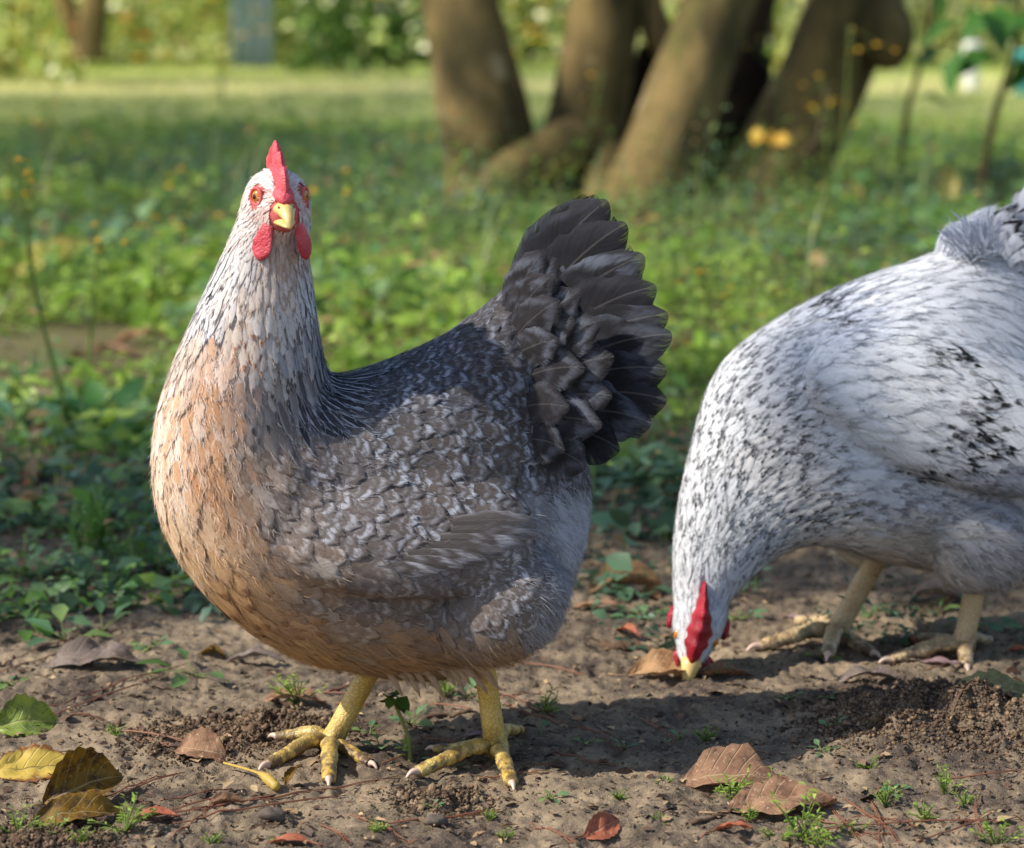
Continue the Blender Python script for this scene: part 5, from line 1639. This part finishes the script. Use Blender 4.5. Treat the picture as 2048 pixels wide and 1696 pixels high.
def stalk_weed():
    p = on_ground(820, 1530)
    tip = at(786, 1398, p[1])
    P = spline([p, p * .6 + tip * .4 + [.004, 0, 0], tip], 12)
    V, F = tube(P, np.linspace(.0019, .0012, 12), 7)
    parts = [(V, F, np.tile(srgb((134, 142, 72)), (len(V), 1)))]
    n = 11
    D = rand_dir(n, -.25)
    B = tip + rng.normal(0, .0035, (n, 3)) * [1, 1, .5]
    parts.append(leaf_batch(B, D, np.array([0, 0, 1.0]) + rng.normal(0, .3, (n, 3)), rng.uniform(.008, .015, n), rng.uniform(.008, .012, n), np.clip(pick([(62, 88, 34), (84, 108, 44), (110, 104, 40)], n), 0, 1), .3, .35))
    n = 9
    B = p + (tip - p) * rng.uniform(.02, .35, n)[:, None]
    parts.append(leaf_batch(B, rand_dir(n, .5), np.array([0, 0, 1.0]) + rng.normal(0, .3, (n, 3)), rng.uniform(.006, .011, n), rng.uniform(.003, .006, n), np.clip(pick(LIME, n), 0, 1)))
    plant('weed', 'single stalk weed with a dark leafy head under the belly', 'weed', None, p, parts)
stalk_weed()

# ------------------------------------------------------------------ yellow flowered stalks
def flower(base, head, nh, label, spread=38, leafy=4):
    p = on_ground(*base)
    s = F_PX / p[1]
    tip = at(head[0], head[1], p[1])
    root = empty('wild_flower', p, label, 'flower', 'yellow flowered stalks behind the hens')
    mid = (p + tip) / 2 + [rng.normal(0, .02), 0, 0]
    P = spline([p, mid, tip], 16)
    mb = MB()
    V, F = tube(P, np.linspace(.0034, .0018, 16), 6)
    mb.add(V, F, col=np.tile(srgb((128, 146, 72)), (len(V), 1)))
    heads = []
    for k in range(nh):
        i = rng.integers(9, 16)
        e = tip + np.array([rng.normal(0, spread), rng.normal(0, spread), -rng.uniform(0, spread * 1.6)]) / s
        V, F = tube(spline([P[i], (P[i] + e) / 2 + [0, 0, -.004], e], 6), .0009, 5)
        mb.add(V, F, col=np.tile(srgb((120, 134, 66)), (len(V), 1)))
        heads.append(e)
    mb.obj('stem', M_GREEN, root, p)
    if leafy:
        m = leafy
        B = P[rng.integers(1, 12, m)]
        V, F, c = leaf_batch(B, rand_dir(m, .3), np.array([0, 0, 1.0]) + rng.normal(0, .3, (m, 3)), rng.uniform(.02, .05, m), rng.uniform(.008, .02, m), np.clip(pick(GREENS, m), 0, 1))
        obj('leaves', V, F, M_GREEN, root, p, {'col': c}, kind='stuff')
    for e in heads:
        r = rng.uniform(.0022, .0042) * (1 if p[1] < 4.5 else 1.5)
        V1, F1 = ellipsoid(e, (r, 0, 0), (0, r, 0), (0, 0, r * .8), 8, 6)
        mb = MB()
        mb.add(V1, F1, col=np.tile(srgb((224, 176, 50)), (len(V1), 1)))
        n = 7
        D = rand_dir(n, .1)
        V, F, c = leaf_batch(np.tile(e, (n, 1)), D, np.tile([0, 0, 1.0], (n, 1)), np.full(n, r * 2.0), np.full(n, r * 1.1), np.clip(pick([(236, 206, 70), (230, 190, 60)], n, .06), 0, 1))
        mb.add(V, F, col=c)
        mb.obj('flower_head', M_PETAL, root, p)
FL = [((150, 880), (34, 318), 5, 'tall thin stalk with tiny flowers at the left edge'), ((168, 800), (196, 440), 4, 'stalk with yellow buds bending left of the hen neck'), ((292, 640), (300, 410), 6, 'flower stalk with several yellow heads left of the comb'),
      ((330, 520), (330, 330), 3, 'faint flower stalk behind, left of the grey hen head'), ((425, 560), (424, 424), 2, 'stalk with one bright yellow bud close to the head'), ((735, 620), (680, 338), 3, 'stalk with a round yellow flower right of the comb'),
      ((1386, 770), (1405, 530), 6, 'flower stalk with four yellow heads between the hens'), ((1650, 430), (1640, 150), 9, 'flower cluster in front of the dark right trunk'), ((1672, 470), (1700, 52), 5, 'tallest green flower stalk by the right trunk'),
      ((1668, 440), (1660, 190), 6, 'flower stalk with curved stem at the right trunk'), ((1108, 420), (1205, 140), 3, 'slim stalk with a yellow bud before the middle trunk'), ((1150, 430), (1245, 322), 2, 'small yellow bud before the leaning trunk'),
      ((470, 330), (440, 120), 6, 'blurred flower stalk on the lawn behind the head'), ((120, 420), (80, 190), 5, 'blurred yellow stalk at the far left'), ((30, 560), (18, 340), 4, 'flower stalk cut by the left edge'), ((620, 420), (655, 230), 4, 'blurred stalk with yellow heads behind the neck'),
      ((250, 470), (215, 250), 4, 'thin stalk with pale buds over the left weeds'), ((1560, 430), (1545, 60), 4, 'orange flowered stalk in front of the gap between trunks'), ((830, 460), (820, 250), 3, 'thin stalk left of the big trunk'), ((1990, 420), (2030, 330), 3, 'low yellow flowers above the white hen tail')]
for b, h, n, lab in FL:
    flower(b, h, n, lab)

# ------------------------------------------------------------------ trees
def crown(name, parent, org, blobs, n, size, cols, mat=None):
    mb = MB()
    w_ = np.array([b[3] ** 2 for b in blobs])
    for (cx, cy, cz, r), k in zip(blobs, (n * w_ / w_.sum()).astype(int)):
        d = norm(rng.normal(0, 1, (k, 3)))
        rr = r * rng.random(k) ** .45 * (.75 + .5 * vnoise(d[:, 0] * 3 + cx * 9, d[:, 1] * 3 + d[:, 2] * 2, 4))
        P = np.array([cx, cy, cz]) + d * rr[:, None] * [1, 1, .8]
        P[:, 2] = np.maximum(P[:, 2], .01)
        D = norm(d + rng.normal(0, .8, (k, 3)) + [0, 0, -.2])
        L = size * rng.uniform(.6, 1.3, k)
        V, F, c = leaf_batch(P, D, np.array([0, 0, 1.0]) + rng.normal(0, .5, (k, 3)), L, L * rng.uniform(.45, .65, k), np.clip(pick(cols, k, .15), 0, 1))
        mb.add(V, F, col=c)
    return mb.obj(name, mat or M_GREEN, parent, org, kind='stuff' if parent is not None else None)

def stem(paths, Y, n=36, lump=.05):
    """paths: (px, py, half width px)"""
    P = np.array([at(a, b, Y + dy) for a, b, _, dy in paths])
    s = F_PX / Y
    r = np.array([h / s for _, _, h, _ in paths])
    Q = spline(np.concatenate([P, r[:, None]], 1), n)
    V, F = tube(Q[:, :3], Q[:, 3], 22, 1.0, (0, 1, 0.01))
    c = Q[np.clip(np.arange(len(V)) // 22, 0, n - 1), :3]
    d = V - c
    k = 1 + lump * 2 * (fbm(V[:, 0] * 9 + V[:, 1] * 5, V[:, 2] * 3, 3, 8) - .5)
    V[:-2] = (c + d * k[:, None])[:-2]
    return V, F

def big_tree():
    Yt = 6.9
    org = np.array([at(1250, 400, Yt)[0], Yt, 0.0])
    root = empty('tree', org, 'old tree with several thick leaning trunks behind the hens', 'tree')
    A = [(1000, 430, 112, 0), (985, 340, 98, 0), (968, 230, 92, 0), (945, 110, 84, .05), (915, -20, 76, .1), (870, -300, 66, .2), (820, -900, 52, .5), (790, -1700, 34, .8)]
    B = [(1140, 430, 112, .1), (1155, 330, 92, .1), (1178, 220, 78, .1), (1198, 100, 74, .1), (1216, -20, 72, .1), (1250, -300, 64, 0), (1290, -1000, 48, -.2), (1300, -1900, 30, -.3)]
    C = [(1270, 470, 92, -.35), (1296, 390, 84, -.35), (1338, 280, 77, -.35), (1392, 130, 72, -.3), (1440, 0, 70, -.25), (1540, -260, 62, -.2), (1740, -900, 46, 0), (1900, -1600, 30, .2)]
    D = [(1500, 470, 104, .25), (1535, 370, 100, .25), (1590, 270, 98, .25), (1650, 150, 94, .25), (1700, 20, 96, .25), (1750, -100, 90, .3), (1960, -700, 60, .5), (2150, -1500, 36, .7)]
    E = [(1425, 450, 70, .5), (1445, 300, 50, .55), (1478, 150, 42, .6), (1520, 0, 38, .65), (1580, -300, 32, .7), (1700, -900, 22, .8)]  # added back trunk, dark to fill the shaded gap between C and D
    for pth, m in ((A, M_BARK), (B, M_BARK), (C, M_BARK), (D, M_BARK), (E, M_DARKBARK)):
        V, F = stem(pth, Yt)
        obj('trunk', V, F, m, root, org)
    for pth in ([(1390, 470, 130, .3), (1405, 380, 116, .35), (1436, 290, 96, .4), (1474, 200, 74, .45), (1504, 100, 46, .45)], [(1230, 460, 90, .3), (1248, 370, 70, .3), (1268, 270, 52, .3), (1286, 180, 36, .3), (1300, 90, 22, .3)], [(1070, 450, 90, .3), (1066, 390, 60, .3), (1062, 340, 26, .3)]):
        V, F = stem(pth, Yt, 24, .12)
        obj('gap_shade_fill', V, F, M_GAP_SHADE, root, org)  # added dark mass in the trunk gaps, shade put into its colour
    V, F = stem([(1150, 290, 60, 0), (1080, 320, 52, -.1), (1010, 360, 46, -.2), (950, 410, 34, -.3), (920, 450, 16, -.35)], Yt, 20)
    obj('root', V, F, M_BARK, root, org)
    V, F = stem([(1240, 330, 56, 0), (1210, 390, 40, -.15), (1190, 440, 20, -.25)], Yt, 14)
    obj('root', V, F, M_BARK, root, org)
    V, F = stem([(1345, 120, 26, .15), (1318, 70, 32, .1), (1296, 10, 30, .1), (1285, -60, 26, .1), (1260, -400, 20, .2)], Yt, 14)
    obj('branch', V, F, M_BARK, root, org)
    c = at(1772, 66, Yt + .15)
    V, F = ellipsoid(c, (.075, 0, .02), (0, .08, 0), (-.02, 0, .10), 18, 12)
    obj('burl', V, F, M_BARK, root, org)
    V, F = stem([(1330, 200, 7, -.1), (1322, 80, 6, -.1), (1318, -40, 6, -.1), (1310, -400, 5, 0)], Yt, 16)
    obj('vine', V, F, M_DARKBARK, root, org)
    crown('crown', root, org, [(.2, 7.4, 3.0, 1.0), (1.2, 6.8, 2.9, 1.1), (2.2, 7.2, 3.2, 1.4), (.4, 8.4, 3.2, 1.4), (1.4, 8.6, 3.0, 1.4), (1.6, 5.8, 3.4, 1.1), (.9, 7.0, 4.4, 1.8)], 9500, .13, GREENS)
big_tree()

def yellow_vine():
    p = on_ground(1500, 430)
    p = at(1500, 425, 6.1)
    p[2] = float(gh(p[0], p[1]))
    root = empty('sapling', p, 'thin brown vine shoot with yellow leaves before the dark trunk', 'sapling')
    P = spline([p, at(1530, 330, 6.1), at(1545, 285, 6.1), at(1600, 310, 6.1), at(1640, 260, 6.1), at(1655, 170, 6.1)], 26)
    V, F = tube(P, np.linspace(.006, .003, 26), 6)
    obj('stem', V, F, M_TWIG, root, p)
    n = 6
    B = np.array([at(1545 + a, 272 + b, 6.08) for a, b in rng.normal(0, 12, (n, 2))])
    V, F, c = leaf_batch(B, rand_dir(n, -.2), np.tile([-.4, -.8, .5], (n, 1)) + rng.normal(0, .3, (n, 3)), np.full(n, .042), np.full(n, .034), np.clip(pick([(214, 176, 76), (200, 158, 66)], n, .06), 0, 1))
    obj('leaves', V, F, M_PETAL, root, p, {'col': c}, kind='stuff')
yellow_vine()

def sapling(path, Y, leaves, label, size=.10):
    pts = [at(a, b, Y) for a, b in path]
    p = pts[0].copy()
    p[2] = float(gh(p[0], p[1]))
    pts[0] = p
    root = empty('sapling', p, label, 'sapling', 'saplings at the right')
    V, F = tube(spline(pts, 24), np.linspace(.011, .005, 24), 7)
    obj('stem', V, F, M_DARKBARK, root, p)
    for a, b in leaves:
        B = at(a, b, Y + rng.uniform(-.1, .1))[None]
        V, F, c = leaf_batch(B, np.array([[rng.normal(0, 1), rng.normal(0, .5), rng.normal(-.3, .4)]]), np.array([[.1, -.5, 1.0]]) + rng.normal(0, .3, (1, 3)), np.array([size]), np.array([size * .62]), np.clip(pick([(60, 104, 42), (74, 122, 50)], 1, .08), 0, 1))
        obj('leaf', V, F, M_GREEN, root, p, {'col': c})
sapling([(1795, 300), (1815, 220), (1838, 140), (1860, 40), (1880, -200)], 7.6, [(1850, 110), (1890, 100), (1840, 190), (1915, 20), (1870, -20), (1940, 0)], 'thin dark sapling stem standing right of the tree')
sapling([(1960, 330), (1985, 250), (2012, 160), (2035, 60), (2050, -150)], 6.6, [(1960, 20), (1990, 100), (2020, 40), (2040, 110), (1930, 40), (1975, 60), (2010, -10), (2044, 30), (1950, -20), (1990, 20), (2030, 150), (1925, 95)], 'sapling with broad dark leaves at the right edge', .13)

def shrub(px, Y, h, r, n, size, cols, label, flowers=None, name='shrub'):
    x = (px - IMG_W / 2) / F_PX * Y
    org = np.array([x, Y, float(gh(x, Y))])
    root = empty(name, org, label, 'shrub', 'shrubs behind the lawn')
    for k in range(4):
        e = org + [rng.normal(0, r * .4), rng.normal(0, r * .3), h * .8]
        V, F = tube(spline([org, (org + e) / 2 + rng.normal(0, .05, 3), e], 8), np.linspace(.018, .008, 8), 6)
        obj('stem', V, F, M_DARKBARK, root, org)
    bl = [(x + rng.normal(0, r * .45), Y + rng.normal(0, r * .4), h * max(.1, (k + .2) / 11), r * rng.uniform(.45, .7)) for k in range(11)]
    crown('foliage', root, org, bl, n, size, cols)
    g_ = 70             # near-white leaves, sun glints put into their colour
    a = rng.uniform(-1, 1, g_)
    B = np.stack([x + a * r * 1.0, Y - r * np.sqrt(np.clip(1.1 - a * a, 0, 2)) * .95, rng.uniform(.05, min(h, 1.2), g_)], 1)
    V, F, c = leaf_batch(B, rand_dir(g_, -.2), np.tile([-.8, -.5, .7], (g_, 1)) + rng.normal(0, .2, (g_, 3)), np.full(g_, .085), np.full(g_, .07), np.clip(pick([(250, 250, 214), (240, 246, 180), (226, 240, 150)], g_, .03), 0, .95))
    obj('glint_leaves', V, F, M_PETAL, root, org, {'col': c}, kind='stuff')
    if flowers:
        fc, m, fs = flowers
        B = np.array([(x + rng.normal(0, r * .7), Y - r * 1.15 + rng.normal(0, .15), rng.uniform(.08, min(h, 1.1))) for _ in range(m)])
        for b in B:
            k = 6
            V, F, c = leaf_batch(np.tile(b, (k, 1)), rand_dir(k, .2), np.tile([0, -.4, 1.0], (k, 1)), np.full(k, fs), np.full(k, fs * .7), np.clip(pick(fc, k, .05), 0, 1))
            obj('blossom', V, F, M_PETAL, root, org, {'col': c})
LG = [(178, 204, 96), (198, 216, 116), (140, 174, 76), (220, 226, 150), (104, 136, 60), (236, 226, 160), (222, 196, 96)]
DG = [(50, 80, 36), (66, 98, 42), (84, 118, 52), (150, 182, 92)]
OR = [(240, 150, 40), (232, 128, 30)]
YE = [(240, 200, 60), (236, 184, 50)]
shrub(20, 17.5, 1.6, .8, 3300, .08, LG, 'shrub with orange blossoms at the far left', (OR, 22, .05))
shrub(290, 21, 1.8, 1.0, 3900, .09, LG, 'pale green shrub with yellow blossoms left of the blue panel', (YE, 25, .05))
shrub(400, 22.5, 2.0, .9, 3300, .09, LG + DG, 'mixed green shrub just left of the blue panel', (YE, 12, .05))
shrub(640, 21.5, 2.2, 1.0, 4200, .09, LG, 'bright green shrub right of the blue panel', (YE, 12, .05))
shrub(790, 19.5, 2.0, .75, 3900, .09, DG, 'dark green shrub beside the left trunk', (YE, 9, .05))
shrub(1060, 22, 2.0, 1.0, 3600, .09, LG, 'sunny green shrub seen between the two left trunks', (YE, 22, .05))
shrub(1300, 24, 2.2, 1.1, 2700, .10, LG + DG, 'green shrub mostly hidden behind the trunks')
shrub(1550, 20, 1.6, .8, 2700, .09, LG, 'pale shrub glimpsed between the right trunks', (OR, 12, .05))
shrub(1840, 21, 1.8, .8, 2700, .09, [(176, 180, 110), (190, 190, 130), (150, 160, 90)], 'pale yellowish shrub right of the tree', (YE, 12, .05))
shrub(2030, 22.5, 2.0, .9, 3000, .09, LG, 'green shrub behind the right sapling')
shrub(-260, 21, 2.0, 1.1, 2700, .09, LG, 'green shrub out at the left of the lawn')
shrub(2300, 21, 2.0, 1.1, 2700, .09, LG, 'green shrub out at the right of the lawn')
shrub(-620, 20.5, 2.0, 1.2, 2200, .09, LG, 'green shrub well left of the picture')
shrub(-980, 21.5, 2.2, 1.2, 2200, .09, LG + DG, 'shrub furthest left of the picture')
shrub(2680, 21, 2.0, 1.2, 2200, .09, LG, 'shrub furthest right of the picture')
shrub(140, 23.5, 2.4, 1.1, 3000, .10, LG, 'tall green shrub behind the small tree at left')
shrub(520, 25.0, 2.4, 1.2, 2400, .10, DG, 'dark shrub behind the blue panel')
shrub(930, 24.5, 2.4, 1.1, 2400, .10, DG, 'dark shrub hidden behind the left trunk')
shrub(1700, 25, 2.4, 1.2, 2400, .10, LG, 'green shrub behind the thick right trunk')

def small_tree():
    Y = 16.6
    x = (170 - IMG_W / 2) / F_PX * Y
    org = np.array([x, Y, 0.0])
    root = empty('tree', org, 'small tree with forked tan trunk at the far left', 'tree')
    for pth in ([(178, 120, 34, 0), (182, 60, 30, 0), (190, 0, 26, 0), (200, -200, 22, 0), (220, -500, 14, 0)], [(172, 118, 26, .1), (155, 60, 24, .1), (130, 0, 20, .1), (90, -200, 16, .1), (40, -500, 10, .1)]):
        V, F = stem(pth, Y, 20)
        obj('trunk', V, F, M_BARK, root, org)
    crown('crown', root, org, [(x, Y, 3.0, 1.3), (x - .7, Y, 2.7, 1.0), (x + .8, Y, 3.3, 1.0)], 2600, .11, LG)
small_tree()

def blue_panel():
    Y = 20.4
    x0, x1 = (468 - IMG_W / 2) / F_PX * Y, (552 - IMG_W / 2) / F_PX * Y
    org = np.array([(x0 + x1) / 2, Y, 0])
    root = empty('fence_panel', org, 'pale blue board panel standing beyond the lawn', 'fence panel')
    def box(a, b):
        a, b = np.array(a), np.array(b)
        V = np.array([[(a, b)[i][0], (a, b)[j][1], (a, b)[k][2]] for k in (0, 1) for j in (0, 1) for i in (0, 1)])
        return V, [np.array([[0, 1, 3, 2], [4, 6, 7, 5], [0, 4, 5, 1], [2, 3, 7, 6], [0, 2, 6, 4], [1, 5, 7, 3]])]
    w_ = (x1 - x0) / 4
    for k in range(4):
        V, F = box((x0 + k * w_ + .005, Y, .02), (x0 + (k + 1) * w_ - .005, Y + .03, 1.8))
        obj('board', V, F, M_BLUE, root, org, smooth=False)
    V, F = box((x0, Y + .034, .2), (x1, Y + .07, .3))
    obj('rail', V, F, M_BLUE, root, org, smooth=False)
    V, F = box((x0, Y + .034, 1.4), (x1, Y + .07, 1.5))
    obj('rail', V, F, M_BLUE, root, org, smooth=False)
blue_panel()

def round_object(px, py, Y, r, h, mat, label, name):
    x = (px - IMG_W / 2) / F_PX * Y
    org = np.array([x, Y, float(gh(x, Y))])
    t = [(0, .75), (.05, .78), (.9, 1), (.92, 1.06), (1, 1.06), (1, .96), (.5, .9)]
    V, F = loft([org + [0, 0, a * h] for a, _ in t], [np.array([r * b, 0, 0]) for _, b in t], [np.array([0, r * b, 0]) for _, b in t], 20)
    obj(name, V, F, mat, None, org, label=label, cat=name)
round_object(1935, 90, 16.0, .055, .30, M_WHITE, 'small bright white object on the lawn behind the sapling', 'round_object')  # plain white tub shape for a bright white spot
round_object(2042, 115, 15.0, .06, .26, M_TEAL, 'small teal object at the right edge beyond the lawn', 'pot')

# trees beside the path of the sun: they stand left of the picture and shade the middle ground
def shade_tree(x, y, h, blobs, n, label):
    org = np.array([x, y, 0.0])
    root = empty('tree', org, label, 'tree')
    V, F = tube(spline([org, org + [.05, .05, h * .5], org + [.1, 0, h]], 14), np.linspace(.16, .08, 14), 14)
    obj('trunk', V, F, M_BARK, root, org)
    for bx, by, bz, r in blobs:
        V, F = tube(spline([org + [.06, .03, h * .6], (org + [bx, by, bz]) * .5 + [0, 0, h * .1], [bx, by, bz]], 8), np.linspace(.06, .02, 8), 8)
        obj('branch', V, F, M_BARK, root, org)
    crown('crown', root, org, blobs, n, .14, GREENS)
shade_tree(-7.1, 7.0, 4.6, [(-5.38, 5.45, 5.0, .45), (-4.10, 5.85, 5.0, .40), (-6.8, 4.3, 5.0, .8), (-6.3, 6.3, 5.2, .75), (-7.2, 5.8, 5.0, .9), (-6.2, 7.6, 5.2, .9), (-7.2, 8.0, 5.2, .9), (-6.1, 9.0, 5.0, .9), (-7.1, 9.7, 5.0, .9), (-5.3, 10.2, 5.0, .8), (-5.0, 8.4, 5.2, .7)], 3400, 'leafy tree standing left of the picture over the weeds')
shade_tree(-7.6, 12.6, 4.6, [(-8.4, 11.4, 5.0, 1.0), (-7.0, 11.6, 5.2, 1.0), (-5.7, 11.8, 5.0, 1.0), (-4.4, 11.6, 5.1, .9), (-3.3, 11.4, 5.0, .8), (-8.0, 13.2, 5.0, 1.0), (-6.6, 13.4, 5.2, 1.0), (-5.3, 13.6, 5.0, 1.0), (-4.0, 13.3, 5.0, .9), (-2.8, 13.2, 5.0, .8)], 4200, 'leafy tree far left of the picture shading the lawn')
shade_tree(-6.3, .3, 4.6, [(-5.75, 1.15, 5.0, .42), (-5.2, 1.3, 5.0, .40), (-4.65, 1.05, 5.0, .42), (-6.2, 1.0, 5.0, .4), (-5.45, 1.9, 5.2, .35)], 620, 'leafy tree beside the camera at left, its twigs shading the soil behind')
